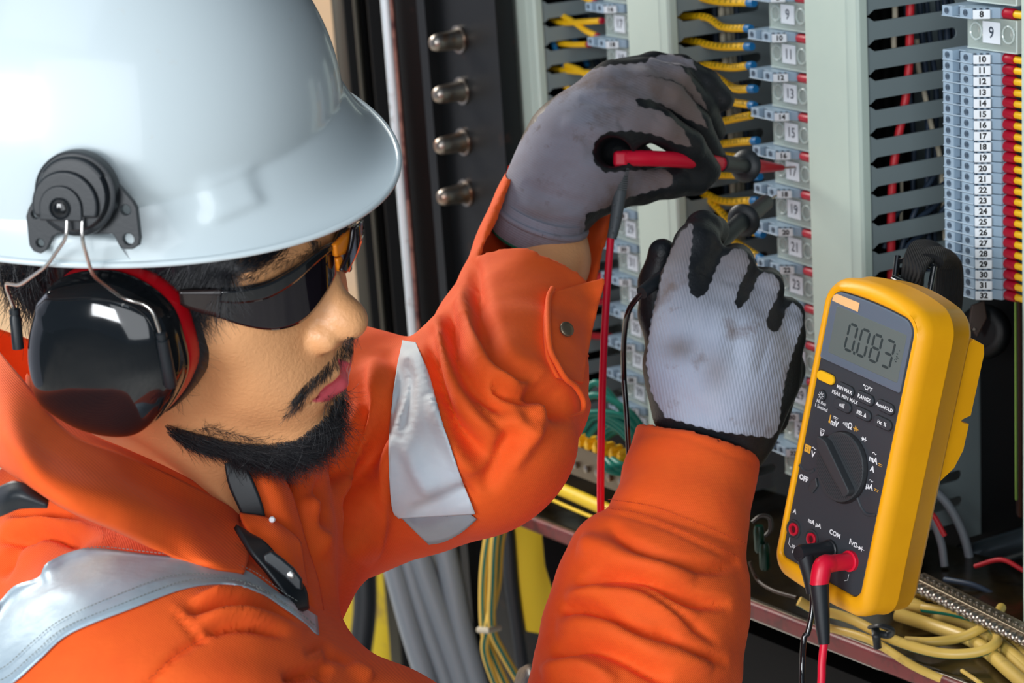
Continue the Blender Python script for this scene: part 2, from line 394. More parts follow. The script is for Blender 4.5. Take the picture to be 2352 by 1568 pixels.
def blend(name, m0, m1, attr, lo, hi, tint=None, tattr=None):
    'one material showing m1 where the vertex attribute passes lo..hi, else m0; tint colours m0 by a second attribute'
    m = m0.copy(); m.name = name; nt = m.node_tree; L = nt.links.new
    out = [n for n in nt.nodes if n.type == 'OUTPUT_MATERIAL'][0]; b0 = [n for n in nt.nodes if n.type == 'BSDF_PRINCIPLED'][0]
    if tint:
        at = nt.nodes.new('ShaderNodeAttribute'); at.attribute_name = tattr; mx = nt.nodes.new('ShaderNodeMix'); mx.data_type = 'RGBA'; mx.inputs['B'].default_value = (*tint, 1)
        lk = [l for l in nt.links if l.to_socket == b0.inputs['Base Color']]
        if lk: L(lk[0].from_socket, mx.inputs['A'])
        else: mx.inputs['A'].default_value = b0.inputs['Base Color'].default_value
        L(at.outputs['Fac'], mx.inputs['Factor']); L(mx.outputs['Result'], b0.inputs['Base Color'])
    b1 = nt.nodes.new('ShaderNodeBsdfPrincipled'); s1 = [n for n in m1.node_tree.nodes if n.type == 'BSDF_PRINCIPLED'][0]
    for k in ('Base Color', 'Roughness', 'Metallic', 'Specular IOR Level', 'Coat Weight'): b1.inputs[k].default_value = s1.inputs[k].default_value
    tc = nt.nodes.new('ShaderNodeTexCoord'); no = nt.nodes.new('ShaderNodeTexNoise'); no.inputs['Scale'].default_value = 450; L(tc.outputs['Object'], no.inputs['Vector']); bp = nt.nodes.new('ShaderNodeBump'); bp.inputs['Strength'].default_value = .45; bp.inputs['Distance'].default_value = .0008; L(no.outputs[0], bp.inputs['Height']); L(bp.outputs[0], b1.inputs['Normal'])
    at = nt.nodes.new('ShaderNodeAttribute'); at.attribute_name = attr; n2 = nt.nodes.new('ShaderNodeTexNoise'); n2.inputs['Scale'].default_value = 300; L(tc.outputs['Object'], n2.inputs['Vector'])
    ad = nt.nodes.new('ShaderNodeMath'); ad.operation = 'MULTIPLY_ADD'; ad.inputs[1].default_value = (hi - lo) * .9; L(n2.outputs[0], ad.inputs[0]); L(at.outputs['Fac'], ad.inputs[2])
    r = nt.nodes.new('ShaderNodeMapRange'); L(ad.outputs[0], r.inputs[0]); r.inputs[1].default_value = lo + (hi - lo)*.45; r.inputs[2].default_value = hi + (hi - lo)*.45
    ms = nt.nodes.new('ShaderNodeMixShader'); L(r.outputs[0], ms.inputs[0]); L(b0.outputs[0], ms.inputs[1]); L(b1.outputs[0], ms.inputs[2]); L(ms.outputs[0], out.inputs['Surface']); return m
def vattr(o, name, val):
    a = o.data.attributes.new(name, 'FLOAT', 'POINT'); a.data.foreach_set('value', np.asarray(val, np.float32))
def textmesh(body, size, ext=.00012, align='CENTER', bold=0.0, shear=0, spacing=1.0):
    cu = bpy.data.curves.new('t', 'FONT'); cu.body = body; cu.size = size; cu.extrude = ext; cu.align_x = align; cu.align_y = 'CENTER'; cu.offset = bold; cu.shear = shear; cu.space_character = spacing; cu.resolution_u = 3
    o = bpy.data.objects.new('t', cu); C.objects.link(o); dg = bpy.context.evaluated_depsgraph_get(); dg.update()
    me = bpy.data.meshes.new_from_object(o.evaluated_get(dg)); bpy.data.objects.remove(o)
    V = np.array([v.co[:] for v in me.vertices]) if len(me.vertices) else np.zeros((0, 3)); Fc = [tuple(p.vertices) for p in me.polygons]
    bpy.data.meshes.remove(me); return V, Fc
def addtext(mb, body, o, X, Y, size, m=0, **k):
    V, Fc = textmesh(body, size, **k); X = nz(X); Y = nz(np.asarray(Y) - (np.asarray(Y) @ X) * X); Nn = np.cross(X, Y)
    if len(V): mb.add(np.asarray(o) + np.outer(V[:, 0], X) + np.outer(V[:, 1], Y) + np.outer(V[:, 2], Nn), Fc, m)
STR = {'cables by the multimeter': (10, 11, 12, 13, 14, 15, 0)}
OL = ['first', 'second', 'third', 'fourth', 'fifth', 'sixth', 'seventh', 'eighth', 'ninth']
# ------------------------------------------------------------------ the surroundings (setting)
DN = np.array([0, 0, -1.]); UPV = -DN
def quad(name, pts, m, th=.01, kind=True):
    p = np.asarray(pts, float); n = nz(np.cross(p[1] - p[0], p[2] - p[0])); n = n if n @ FW > 0 else -n
    mb = MB(); mb.prism(p, n * th); o = mb.out(name, m, smooth=False)
    if kind: _tag(o, kind='structure')
    return o
mb = MB(); mb.box((-6, -3, -.02), (12, 0, 0), (0, 12, 0), (0, 0, .02)); o = mb.out('floor', M['floor'], smooth=False); _tag(o, kind='structure')
def vpost(name, m, x0, x1, y, Z, label, cat, dz=.05, yb=None, group=None, top=.6, bot=-1.4, kind=None):
    'upright bar whose front face spans pixels x0..x1 at height y'
    a = P(x0, y, Z); b = P(x1, y, Z); w = b - a; w[2] = 0; d = nz(np.cross(np.array([0, 0, 1.]), w)); d = d if d @ FW > 0 else -d
    a = a.copy(); z0 = max(0.001, a[2] + bot); z1 = a[2] + top; a[2] = z0
    mb = MB(); mb.box(a, w, d * dz, (0, 0, z1 - z0)); o = mb.out(name, m, smooth=False); bevel(o, .003, 2); _tag(o, label, cat, group, kind); return o
# far tan wall, and pale blue daylight wall at the far left
a = P(560, 300, 4.2); mb = MB(); mb.box((a[0] - 1.6, a[1] + .15, 0), (3.0, 0, 0), (0, .1, 0), (0, 0, 3.2)); o = mb.out('wall_back', M['tan'], smooth=False); _tag(o, kind='structure')
mb = MB(); mb.box((-3.2, 1.0, 0), (.1, 0, 0), (0, 4.2, 0), (0, 0, 3.0)); o = mb.out('wall_left', mat('pale_blue_wall', (.50, .56, .72), .8), smooth=False); _tag(o, kind='structure')
# steel door frame left of the panel
vpost('door_frame', M['gcol'], 768, 800, 100, 2.6, 'olive grey steel door frame upright beside the tan wall', 'door frame', .05)
vpost('steel_upright', M['dark'], 795, 850, 100, 2.5, 'dark upright panel just right of the olive door frame', 'upright', .05)
vpost('steel_upright', M['gcol'], 818, 829, 100, 2.45, 'narrow olive steel edge standing out of the dark upright', 'upright', .04)
vpost('steel_upright', M['dark'], 850, 905, 100, 2.3, 'dark steel upright directly left of the pale steel strip', 'upright', .05)
vpost('steel_upright', M['alu'], 878, 899, 60, 2.10, 'pale blue white steel edge strip rising behind the helmet peak', 'upright', .03)
vpost('steel_upright', M['rust'], 899, 907, 60, 2.10, 'thin rust pink edge along the right side of the pale strip', 'upright', .03)
vpost('steel_upright', M['bmetal'], 906, 985, 60, 2.16, 'black steel upright between the pale strip and the bolted column', 'upright', .03)
t = thing('bolted_column', 'black steel column with a row of round bolt heads left of the cable ducts', 'column', P(1040, 300, 2.0) * np.array([1, 1, 0]))
a = P(985, 60, 2.08); b_ = P(1140, 60, 1.98); w = b_ - a; w[2] = 0; d = nz(np.cross(UPV, w)); d = d if d @ FW > 0 else -d
mb = MB(); aa_ = a.copy(); aa_[2] = .0; mb.box(aa_, w, d * .02, (0, 0, a[2] + .4)); o = mb.out('plate', M['bmetal'], t, smooth=False)
mb = MB(); aa_ = a - d * .012; aa_[2] = .0; mb.box(aa_, w * .12, d * .013, (0, 0, a[2] + .4)); o = mb.out('flange', M['bmetal'], t, smooth=False)
def onplane(x, y, o_, n_):
    dd = P(x, y, 1) - CAM; return CAM + ((o_ - CAM) @ n_) / (dd @ n_) * dd
for (x, y) in ((1056, 90), (1063, 208), (1066, 325), (1072, 442)):
    c_ = onplane(x, y, a, d); mb = MB(); mb.lathe(c_, -d, [(0, .011), (.004, .0108), (.007, .0095), (.018, .009), (.026, .0085), (.031, .0065), (.0325, .003)], 20); mb.lathe(c_, -d, [(0, .0135), (.0025, .0135)], 24)
    mb.out('bolt', M['bolt'], t)
# ------------------------------------------------------------------ lower left background
def tube_px(name, pts, r, m, label=None, cat=None, group=None, sides=14, parent=None, n=8):
    p = spline([P(*q[:3]) for q in pts], n); R = r if np.ndim(r) == 0 else spline(np.array(r)[:, None], n)[:, 0]
    mb = MB(); mb.tube(p, R, sides); o = mb.out(name, m, parent); return _tag(o, label, cat, group)
def slab(name, pts, th, m, label, cat, group=None):
    p = np.array([P(*q) for q in pts]); n = nz(np.cross(p[1] - p[0], p[-1] - p[0])); n = n if n @ FW > 0 else -n
    mb = MB(); mb.prism(p, n * th); o = mb.out(name, m, smooth=False); bevel(o, .002, 2); return _tag(o, label, cat, group)
slab('yellow_board', [(690, 1180, 2.9), (905, 1180, 2.9), (918, 1300, 2.9), (925, 1430, 2.9), (905, 1520, 2.9), (870, 1600, 2.9), (760, 1640, 2.9), (690, 1640, 2.9)], .03, M['yelb'], 'yellow painted board in the gap under the raised arm', 'board')
tube_px('rubber_hose', [(842, 1150, 2.75), (838, 1300, 2.75), (838, 1400, 2.75), (826, 1500, 2.75), (800, 1640, 2.75)], .0155, M['hose'], 'dark grey rubber hose hanging in front of the yellow board', 'hose')
for i, (x0, x1, x2, x3, r, lab) in enumerate(((880, 905, 945, 985, .0115, 'leftmost and bluish'), (915, 940, 985, 1030, .0085, 'second from the left'), (945, 975, 1025, 1068, .0125, 'in the middle'), (1010, 1030, 1062, 1098, .0125, 'rightmost, beside the dark gap'))):
    tube_px('sheathed_cable', [(x0 - 12, 1150, 2.2), (x0 + 8, 1240, 2.2), (x1 + 10, 1340, 2.2), (x2, 1450, 2.2), (x3, 1580, 2.2), (x3 + 60, 1800, 2.2)], r, M['greyc'], 'thick grey sheathed cable hanging below the left elbow, ' + lab, 'cable', 'grey cables below the left elbow', n=6)
def striped(name, pts, r, label, cat='cable', group=None, tw=0.0, sides=16, up=None):
    'yellow cable with a green stripe along it'
    p = spline([P(*q[:3]) for q in pts], 8); n = len(p); mb = MB(); mb.tube(p, r, sides, up=up); mi = []
    for i in range(n - 1):
        for k in range(sides): mi.append(1 if (k % sides) in STR.get(group, (1, 2)) else 0)
    mb.m = mi + [0, 0]; o = mb.out(name, [M['cabley'] if group == 'cables by the multimeter' else M['yelg'], M['cableg']], None); return _tag(o, label, cat, group)
striped('earth_cable', [(1148, 1130, 2.0), (1122, 1230, 2.0), (1110, 1330, 2.0), (1112, 1440, 2.0), (1130, 1500, 2.0), (1175, 1600, 2.0)], .0042, 'yellow green earth cable hanging down left, leftmost of the tied bunch', group='earth cables below the cabinet')
striped('earth_cable', [(1158, 1130, 1.98), (1138, 1230, 1.98), (1132, 1330, 1.98), (1130, 1440, 1.98), (1155, 1500, 1.98), (1215, 1600, 1.98)], .0042, 'yellow green earth cable in the middle of the tied bunch', group='earth cables below the cabinet')
striped('earth_cable', [(1182, 1130, 1.99), (1152, 1230, 1.99), (1142, 1340, 1.99), (1120, 1442, 1.985), (1115, 1500, 1.99), (1150, 1600, 1.99)], .004, 'yellow green earth cable at the right of the tied bunch', group='earth cables below the cabinet')
mb = MB(); mb.tube([P(1100, 1446, 1.985), P(1122, 1448, 1.965), P(1146, 1442, 1.985)], .003, 8); o = mb.out('cable_tie', M['cream']); _tag(o, 'pale cable tie around the hanging earth cables', 'cable tie')
tube_px('corrugated_hose', [(1155, 1140, 2.1), (1168, 1230, 2.1), (1175, 1340, 2.1), (1190, 1450, 2.1), (1210, 1600, 2.1)], [.0075, .0068, .0075, .0068, .0075], M['hose'], 'black corrugated hose hanging beside the earth cables', 'hose', n=10)
slab('painted_sheet', [(1155, 1150, 2.1), (1245, 1180, 2.1), (1345, 1240, 2.1), (1345, 1420, 2.1), (1240, 1455, 2.1), (1208, 1450, 2.1)], .03, M['yelb'], 'bright yellow metal sheet seen under the cabinet beam', 'sheet')
slab('dark_bracket', [(1246, 1195, 2.0), (1345, 1240, 2.0), (1345, 1420, 2.0), (1300, 1400, 2.0), (1270, 1360, 2.0), (1252, 1300, 2.0), (1246, 1240, 2.0)], .03, M['dark'], 'black bracket hanging in front of the yellow panel', 'bracket')
t = thing('leather_pouch', 'crumpled dark leather piece at the bottom edge beside the right sleeve', 'pouch', P(1215, 1575, 1.5))  # crumpled leather-like piece; what it belongs to is not known
g = np.array([[P(x, y, z) for x, y, z in r] for r in ([(1175, 1640, 1.5), (1220, 1640, 1.47), (1290, 1640, 1.5)], [(1185, 1570, 1.5), (1225, 1560, 1.47), (1285, 1580, 1.5)], [(1196, 1538, 1.51), (1222, 1530, 1.49), (1268, 1560, 1.51)], [(1205, 1550, 1.54), (1225, 1545, 1.54), (1258, 1570, 1.54)])])
V_, F_, _ = patch(g, 6, 6); o = mesh('leather', V_, F_, M['leather'], t); solid(o, .003)
# ------------------------------------------------------------------ the cabinet's lower beam
t = thing('cabinet_beam', 'dark varnished steel beam with a maroon lip running below the terminals and multimeter', 'beam', P(1700, 1450, 1.62))
Lp = P(1080, 1132, 2.08); Rp = P(2420, 1650, 1.33); ax = Rp - Lp
back = nz(np.cross(UPV, ax)); back = back if back @ FW > 0 else -back
def beamp(x, y):   # depth of the beam's front edge under a pixel column
    s = (x - 1080) / 1340.; return 1 / ((1 - s) / 2.08 + s / 1.33)
mb = MB(); prof = [(0, 0), (0, -.009), (.006, -.012), (.010, -.012), (.010, -.003), (.18, .004), (.18, .007), (.004, .002)]
mb.prism([Lp + back*u + UPV*v for u, v in prof], ax); o = mb.out('shelf', M['brassy'], t, smooth=False); bevel(o, .0015, 2, 25)
mb = MB(); mb.box(Lp - back*.004 - UPV*.013, ax, back*.006, UPV*.014); o = mb.out('lip', M['maroon'], t, smooth=False); bevel(o, .003, 3)
q1 = Lp + ax*.24; mb = MB(); mb.box(q1 + back*.02 - UPV*.9, ax*.76, back*.02, UPV*.86); o = mb.out('lower_cabinet', M['dark'], smooth=False); _tag(o, 'black lower cabinet below the maroon lipped beam', 'cabinet')
tube_px('yellow_bar', [(1175, 1092, 2.0), (1260, 1112, 1.93), (1420, 1182, 1.82)], .0058, M['yelb'], 'thick yellow bar sloping down behind the red test lead', 'bar')
tube_px('yellow_rod', [(1195, 1112, 1.99), (1300, 1162, 1.90), (1420, 1212, 1.82)], .0016, M['yelb'], 'thin yellow rod below the thick yellow bar', 'rod')
def zsh(x, y, Z, r):
    n_ = nz(np.cross(ax, back)); d = P(x, y, 1) - CAM; t = ((Lp + UPV*.005 - CAM) @ n_) / (d @ n_); q = CAM + t*d
    return min(Z, t - r*1.6) if t > 0 and (q - Lp) @ back > -.005 and (q - Lp) @ back < .2 else Z
_tp, _st = tube_px, striped
def tube_px(name, pts, r, *a_, **k_):
    if name == 'pale_cable': pts = [(x, y, zsh(x, y, z, r)) for x, y, z in pts]
    return _tp(name, pts, r, *a_, **k_)
def striped(name, pts, r, *a_, **k_):
    return _st(name, [(x, y, zsh(x, y, z, r)) for x, y, z in pts], r, *a_, **k_)
# earth bar in the middle with green wires and yellow green blocks
t = thing('earth_bar', 'dark slotted earth bar behind the red test lead', 'bar', P(1340, 1030, 1.85))
a = P(1235, 992, 1.92); c_ = P(1470, 1078, 1.78); d = c_ - a
mb = MB(); mb.box(a, d, -.028*UPV, back * .012); mb.out('bar', M['brassd'], t, smooth=False)
for k in range(9):
    q = a + d * (.06 + k * .11) - UPV * .017; mb = MB(); mb.lathe(q, -back, [(0, .0035), (.003, .0035), (.0036, .002)], 10); mb.out('screw', M['bolt'], t)
for k in range(9):
    q = a + d * (.20 + k * .078) + UPV * .002 - back * .004
    mb = MB(); mb.box(q, nz(d) * .0062, UPV * .006, back * .02); mb.prism([q + UPV*.006, q + nz(d)*.0062 + UPV*.006, q + nz(d)*.0045 + UPV*.011], back * .012)
    o = mb.out('earth_clamp', M['yel'], smooth=False); bevel(o, .0008, 1); _tag(o, 'small yellow green clamp, %s from the left on the earth bar' % OL[k], 'clamp', 'earth clamps on the middle earth bar')
for k, (x0, y0, x1, y1, hh) in enumerate(((1300, 975, 1440, 960, 20), (1320, 985, 1445, 985, 32), (1335, 992, 1450, 1005, 34), (1350, 1000, 1455, 1022, 30), (1375, 1008, 1470, 1030, 24), (1330, 930, 1450, 950, 22), (1390, 1005, 1480, 1040, 16), (1340, 905, 1460, 985, 26))):
    tube_px('earth_wire', [(x0, y0, 1.83), (x0 + 30, y0 - hh, 1.82), ((x0 + x1) / 2 + 12, (y0 + y1) / 2 - hh, 1.81), (x1, y1, 1.80), (x1 + 30, y1 + 40, 1.80)], .0030, M['grn'], 'green earth wire arching out of the earth bar, %s of eight' % OL[k], 'wire', 'green wires of the middle earth bar')
for k in range(3):
    tube_px('earth_wire', [(1378 + k*14, 1055, 1.80), (1392 + k*16, 1075 - 4*k, 1.79), (1420 + k*10, 1085 - 8*k, 1.79), (1470, 1082 - 12*k, 1.80)], .0030, M['grn'], 'green earth wire looping under the earth bar, %s from the left' % OL[k], 'wire', 'green wire loops under the bar')
# ------------------------------------------------------------------ right of and below the multimeter
t = thing('earth_bar', 'perforated nickel earth bar with a row of screws right of the multimeter', 'bar', P(2220, 1385, 1.45))
a = P(2092, 1322, 1.53); c_ = P(2400, 1478, 1.40); d = nz(c_ - a); L_ = np.linalg.norm(c_ - a); fz = nz(np.cross(d, UPV)); fz = fz if fz @ FW > 0 else -fz; fu = nz(np.cross(fz, d)); fu = fu if fu[2] > 0 else -fu
mb = MB(); mb.box(a - fu * .009, d * L_, fu * .009, fz * .012); o = mb.out('bar', M['brassd'], t, smooth=False); bevel(o, .0008, 2)
n_ = 21
for k in range(n_):
    q = a + d * L_ * (k + .7) / n_
    mb = MB(); mb.lathe(q + fz * .006 - fu * .0005, fu, [(0, .0022), (.0012, .0022), (.0012, .0014), (.0001, .0012)], 12); mb.out('hole', M['brass'], t)
    mb = MB(); mb.lathe(q - fu * .0055 + fz * .0002, -fz, [(0, .0036), (.004, .0036), (.0052, .0026), (.0054, .001)], 14); mb.box(q - fu*.0060 - fz*.0058 - d*.003, d*.006, fu*.0009, fz*.001); mb.out('screw', M['brass'], t)
g_ = 'cables by the multimeter'
striped('earth_cable', [(1835, 1380, 1.50), (1870, 1398, 1.50), (1950, 1420, 1.49), (2050, 1468, 1.46), (2150, 1498, 1.44), (2230, 1500, 1.43), (2282, 1482, 1.43), (2290, 1455, 1.45), (2255, 1425, 1.48), (2190, 1405, 1.50), (2120, 1395, 1.52)], .0036, 'green and yellow cable looping round at the lower right under the meter', group=g_)
striped('earth_cable', [(2080, 1472, 1.47), (2140, 1474, 1.46), (2200, 1466, 1.46), (2250, 1445, 1.46), (2285, 1420, 1.47), (2300, 1395, 1.49)], .0034, 'short green and yellow cable inside the big loop', group=g_)
striped('earth_cable', [(1900, 1440, 1.50), (2000, 1470, 1.47), (2100, 1530, 1.44), (2200, 1575, 1.42), (2300, 1620, 1.40)], .0030, 'dim green and yellow cable lying on the beam at the bottom right', group=g_)
for i, (pl, r) in enumerate((([(2020, 1350, 1.56), (2090, 1385, 1.55), (2160, 1415, 1.53), (2240, 1440, 1.52), (2320, 1500, 1.50), (2420, 1590, 1.48)], .0052), ([(2040, 1325, 1.58), (2110, 1360, 1.57), (2190, 1380, 1.56), (2280, 1440, 1.54), (2400, 1540, 1.52)], .0050),
                         ([(2070, 1395, 1.54), (2130, 1400, 1.53), (2210, 1420, 1.52), (2300, 1490, 1.50), (2400, 1580, 1.48)], .0046), ([(2060, 1410, 1.52), (2150, 1440, 1.50), (2240, 1475, 1.48), (2330, 1550, 1.46), (2400, 1610, 1.45)], .0050), ([(2210, 1540, 1.45), (2260, 1575, 1.44), (2330, 1640, 1.43)], .0015))):
    tube_px('pale_cable', pl, r, M['cabley'], 'worn pale yellow cable behind the green yellow loop, ' + ('second of the bundle', 'topmost of the bundle', 'third of the bundle', 'lowest of the bundle', 'thin one at the bottom edge')[i], 'cable', 'pale cables at the lower right')
t = thing('cable_tie', 'black cable tie knotted round the green yellow cable below the meter', 'cable tie', P(2025, 1455, 1.46))
mb = MB(); mb.tube(spline([P(2000, 1440, 1.455), P(2020, 1436, 1.44), P(2050, 1445, 1.44), P(2040, 1458, 1.45), P(2008, 1452, 1.45)], 6), .0026, 10, flat=.6); mb.out('knot', M['blackp'], t)
mb = MB(); mb.tube(spline([P(2010, 1440, 1.452), P(2013, 1462, 1.442), P(2016, 1488, 1.452)], 6), .0028, 8, flat=.4); mb.out('strap', M['blackp'], t)
t = thing('sleeved_pipe', 'dark grey metal pipe with a black rubber sleeve at the right edge', 'pipe', P(2270, 1260, 1.7))
mb = MB(); mb.tube([P(2205, 1290, 1.70), P(2420, 1222, 1.60)], .0115, 18); mb.out('pipe', mat('blued_pipe', (.06, .085, .10), .28, .5), t)
mb = MB(); mb.tube([P(2120, 1318, 1.74), P(2160, 1303, 1.72), P(2215, 1287, 1.70)], [.010, .013, .0135], 18); mb.out('rubber_sleeve', M['blackp'], t)
for i, (pl, r, m, lab) in enumerate((([(2110, 1100, 1.66), (2170, 1150, 1.66), (2210, 1220, 1.66), (2232, 1300, 1.66)], .0035, 'greyc', 'dim grey cable curving down behind the multimeter'), ([(2090, 1120, 1.64), (2130, 1170, 1.64), (2160, 1240, 1.64), (2170, 1300, 1.64)], .003, 'greyc', 'dim thin grey cable nearest the multimeter'),
                              ([(2240, 1300, 1.6), (2300, 1285, 1.58), (2352, 1310, 1.57), (2400, 1330, 1.57)], .0018, 'redw', 'thin dark red wire under the sleeved pipe'), ([(2170, 1330, 1.6), (2240, 1345, 1.58), (2310, 1380, 1.57), (2400, 1410, 1.57)], .0022, 'darkw', 'dark wire behind the perforated earth bar'),
                              ([(2100, 1250, 1.6), (2115, 1200, 1.6), (2140, 1180, 1.6), (2170, 1230, 1.6)], .002, 'redw', 'dim red wire beside the lower edge of the meter'))):
    tube_px('loose_wire', pl, r, M[m], lab, 'wire')
# cabinet items at the lower right
t = thing('round_connector', 'dark round connector with a slotted plate under terminal thirty-two', 'connector', Q(.01, -.22, -.04))
c_ = onplane(2275, 760, Q(0, 0, -.05), PU); mb = MB(); mb.lathe(P(2268, 762, 1.60), nz(-FW + .8*XC*-1), [(0, .020), (.006, .021), (.010, .020), (.012, .016), (.012, .012), (.009, .011)], 28); mb.out('disc', M['bmetal'], t)
mb = MB(); mb.prism([P(*q) for q in ((2232, 700, 1.58), (2262, 690, 1.58), (2268, 730, 1.58), (2245, 775, 1.58), (2225, 745, 1.58))], FW * .004); o = mb.out('plate', mat('brown_black_steel', (.05, .03, .022), .5), t, smooth=False); bevel(o, .001, 2)
for (x, y) in ((2224, 745), (2236, 756)):
    mb = MB(); mb.lathe(P(x, y, 1.578), -FW, [(0, .0014), (.0015, .001)], 10); mb.out('rivet', M['bolt'], t)
vpost('threaded_rod', mat('zinc_rod', (.30, .55, .12), .3, .6), 2331, 2338, 900, 1.56, 'thin yellow green zinc rod at the right edge below the wires', 'rod', .002, top=.075, bot=-.085)
vpost('edge_post', mat('brown_post', (.05, .018, .01), .4), 2338, 2352, 900, 1.57, 'dark brown upright right of the zinc rod', 'post', .01, top=.075, bot=-.1)
# left of the meter, in the shade
for i, (x, y) in enumerate(((1745, 1222), (1757, 1262))):
    mb = MB(); mb.lathe(P(x, y + 45, 1.60), UPV, [(0, .003), (.002, .004), (.018, .004), (.021, .0032)], 12); o = mb.out('insulator', mat('dark_green_glass%d' % i, (.0, .03, .018), .25)); _tag(o, 'small dark green insulator left of the multimeter, ' + ('upper' if i == 0 else 'lower') + ' one', 'insulator', 'green insulators left of the meter')
t = thing('clear_clip', 'glinting clear clip between the sleeve and the multimeter', 'clip', P(1745, 1200, 1.6))
mb = MB(); mb.tube(spline([P(1728, 1200, 1.6), P(1748, 1185, 1.6), P(1768, 1190, 1.6), P(1770, 1215, 1.6), P(1758, 1232, 1.6)], 6), .0018, 8); mb.out('clip', mat('dull_clip', (.06, .058, .055), .3, .4), t)
tube_px('thin_wire', [(1722, 1290, 1.6), (1740, 1330, 1.6), (1775, 1355, 1.58), (1830, 1372, 1.56)], .0014, mat('brown_wire', (.035, .016, .005), .4), 'thin brown wire curving left of the multimeter base', 'wire')
M['clearedge'] = mat('clear_plastic_edge', (.55, .64, .62), .15, spec=.9)
M['mbox'] = mat('dark_clamp_metal', (.10, .11, .10), .4, .6)
# ------------------------------------------------------------------ cabinet back plate (setting)
b = MB(); b.box(Q(-1.25, -.575, -.105), 1.75*PU, 1.105*PV, .012*PN)
o = b.out('wall_cabinet', M['plate'], smooth=False); _tag(o, kind='structure')
PITCH = .00763
_w = 'zero one two three four five six seven eight nine ten eleven twelve thirteen fourteen fifteen sixteen seventeen eighteen nineteen'.split()
def NW(n): return _w[n] if n < 20 else ('twenty', 'thirty', 'forty')[n // 10 - 2] + ('-' + _w[n % 10] if n % 10 else '')
def poly3(pts, bb): return [Q(a, bb, c) for a, c in pts]
def tprof():
    return [(-.028, 0), (-.0172, 0), (-.0172, -.006), (-.0092, -.006), (-.0092, 0), (.0035, 0), (.0035, -.0015), (.0125, -.0105), (.0135, -.0105), (.0185, -.0125), (.0185, -.042), (-.028, -.042)]
def terminal(a0, b0, num, label, group, wide=True, inked=True):
    'one rail terminal, its number tab, clamp screws; a0 = shift along the panel, b0 = height of its centre'
    h = PITCH - .00035; base = Q(a0 - .005, b0, -.042)
    t = thing('terminal_block', label, 'terminal block', base, group)
    mb = MB(); mb.prism([Q(a + a0, b0 - h/2, c) for a, c in tprof()], h * PV)
    mb.prism([Q(a + a0, b0 - h/2 - .0002, c) for a, c in [(-.0285, .0004), (.0035, .0004), (.0035, -.001), (-.0285, -.001)]], .0009 * PV)   # rib along its lower edge
    o = mb.out('body', M['term'], t, smooth=False); bevel(o, .0004, 1)
    mb = MB(); mb.box(Q(a0 - .0168, b0 - h/2 + .0009, -.0058), .0074*PU, (h - .0016)*PV, .0003*PN)
    for k in range(3): mb.box(Q(a0 + .0045 + k*.003, b0 + h/2 - .0012, -.0015 - k*.003), .0016*PU, .0014*PV, .0012*PN)
    mb.out('recess', M['termd'], t, smooth=False)
    for a in (-.0228, -.0030):
        mb = MB(); mb.lathe(Q(a0 + a, b0 + .0003, -.0004), PN, [(0, .0023), (.0007, .0023), (.0007, .0019), (.0001, .0019)], 14)
        mb.lathe(Q(a0 + a, b0 + .0003, -.0004), PN, [(0, .0015), (.0008, .0015)], 12)
        mb.out('screw', M['termd'], t)
    X = nz(PU - PN); Y = PV; o0 = Q(a0 + .0093, b0 - .0004, -.0038)
    n_ = np.cross(X, Y); n_ = n_ if n_ @ PN > 0 else -n_
    mb = MB(); mb.cbox(o0, X, Y, n_, .0116, .0062, .0012); tab = mb.out('number_tab', M['white'], t, smooth=False); bevel(tab, .0003, 1)
    if num and inked:
        mb = MB(); addtext(mb, num, o0 + n_ * .00062, X, Y, .0056, bold=.00026, ext=.00005); mb.out('lettering', M['ink'], tab, smooth=False, fixn=False)
    return t
def clear_block(a0, btop, num, label, group):
    H = .0225; b0 = btop - H/2; t = thing('fuse_terminal', label, 'terminal block', Q(a0, b0, -.042), group)
    L = .050
    mb = MB(); mb.box(Q(a0 + .002, b0 - H/2 + .002, -.042), (L + .016)*PU, (H-.004)*PV, .020*PN); o = mb.out('metal_body', M['mbox'], t, smooth=False); bevel(o, .0006, 1)
    mb = MB(); mb.box(Q(a0, b0 - H/2, -.0140), L*PU, H*PV, .0010*PN); mb.box(Q(a0, b0 - H/2, -.030), .0010*PU, H*PV, .016*PN); mb.box(Q(a0, b0 - H/2, -.030), L*PU, .0010*PV, .016*PN); mb.box(Q(a0, b0 + H/2 - .001, -.030), L*PU, .0010*PV, .016*PN)
    o = mb.out('clear_cover', M['clear'], t, smooth=False)
    mb = MB(); mb.box(Q(a0 + L, b0 - H/2, -.030), .0016*PU, H*PV, .0172*PN); mb.box(Q(a0, b0 - H/2 - .0002, -.0140), L*PU, .0008*PV, .0014*PN); mb.out('cover_edge', M['clearedge'], o, smooth=False)
    for a in (.0092, .0425):
        mb = MB(); r = np.linspace(0, 2*math.pi, 25); mb.tube([Q(a0 + a, b0 + .001, -.0128) + .0058*(math.cos(t_)*PU + math.sin(t_)*PV) for t_ in r], .0007, 6, cap=False); w = mb.out('screw_well', M['clearedge'], o)
        mb = MB(); mb.lathe(Q(a0 + a, b0 + .001, -.021), PN, [(0, .0044), (.003, .0044), (.0034, .0036), (.0024, .0020), (.0024, .0001)], 20); mb.out('screw', M['steel'], t)
        mb = MB(); mb.lathe(Q(a0 + a + .0004, b0 + .001, -.0185), PN, [(0, .0021), (.0004, .0021)], 14); mb.out('screw_hole', M['ink'], t)
    o0 = Q(a0 + .0256, b0 + .0012, -.0126); mb = MB(); mb.cbox(o0, PU, PV, PN, .0178, .0148, .0005); tab = mb.out('number_tab', M['white'], t, smooth=False)
    mb = MB(); addtext(mb, num, o0 + PN * .0003 - PV*.0003, PU, PV, .0112, ext=.00004, bold=.00012); mb.out('lettering', M['inkb'], tab, smooth=False, fixn=False)
    return t
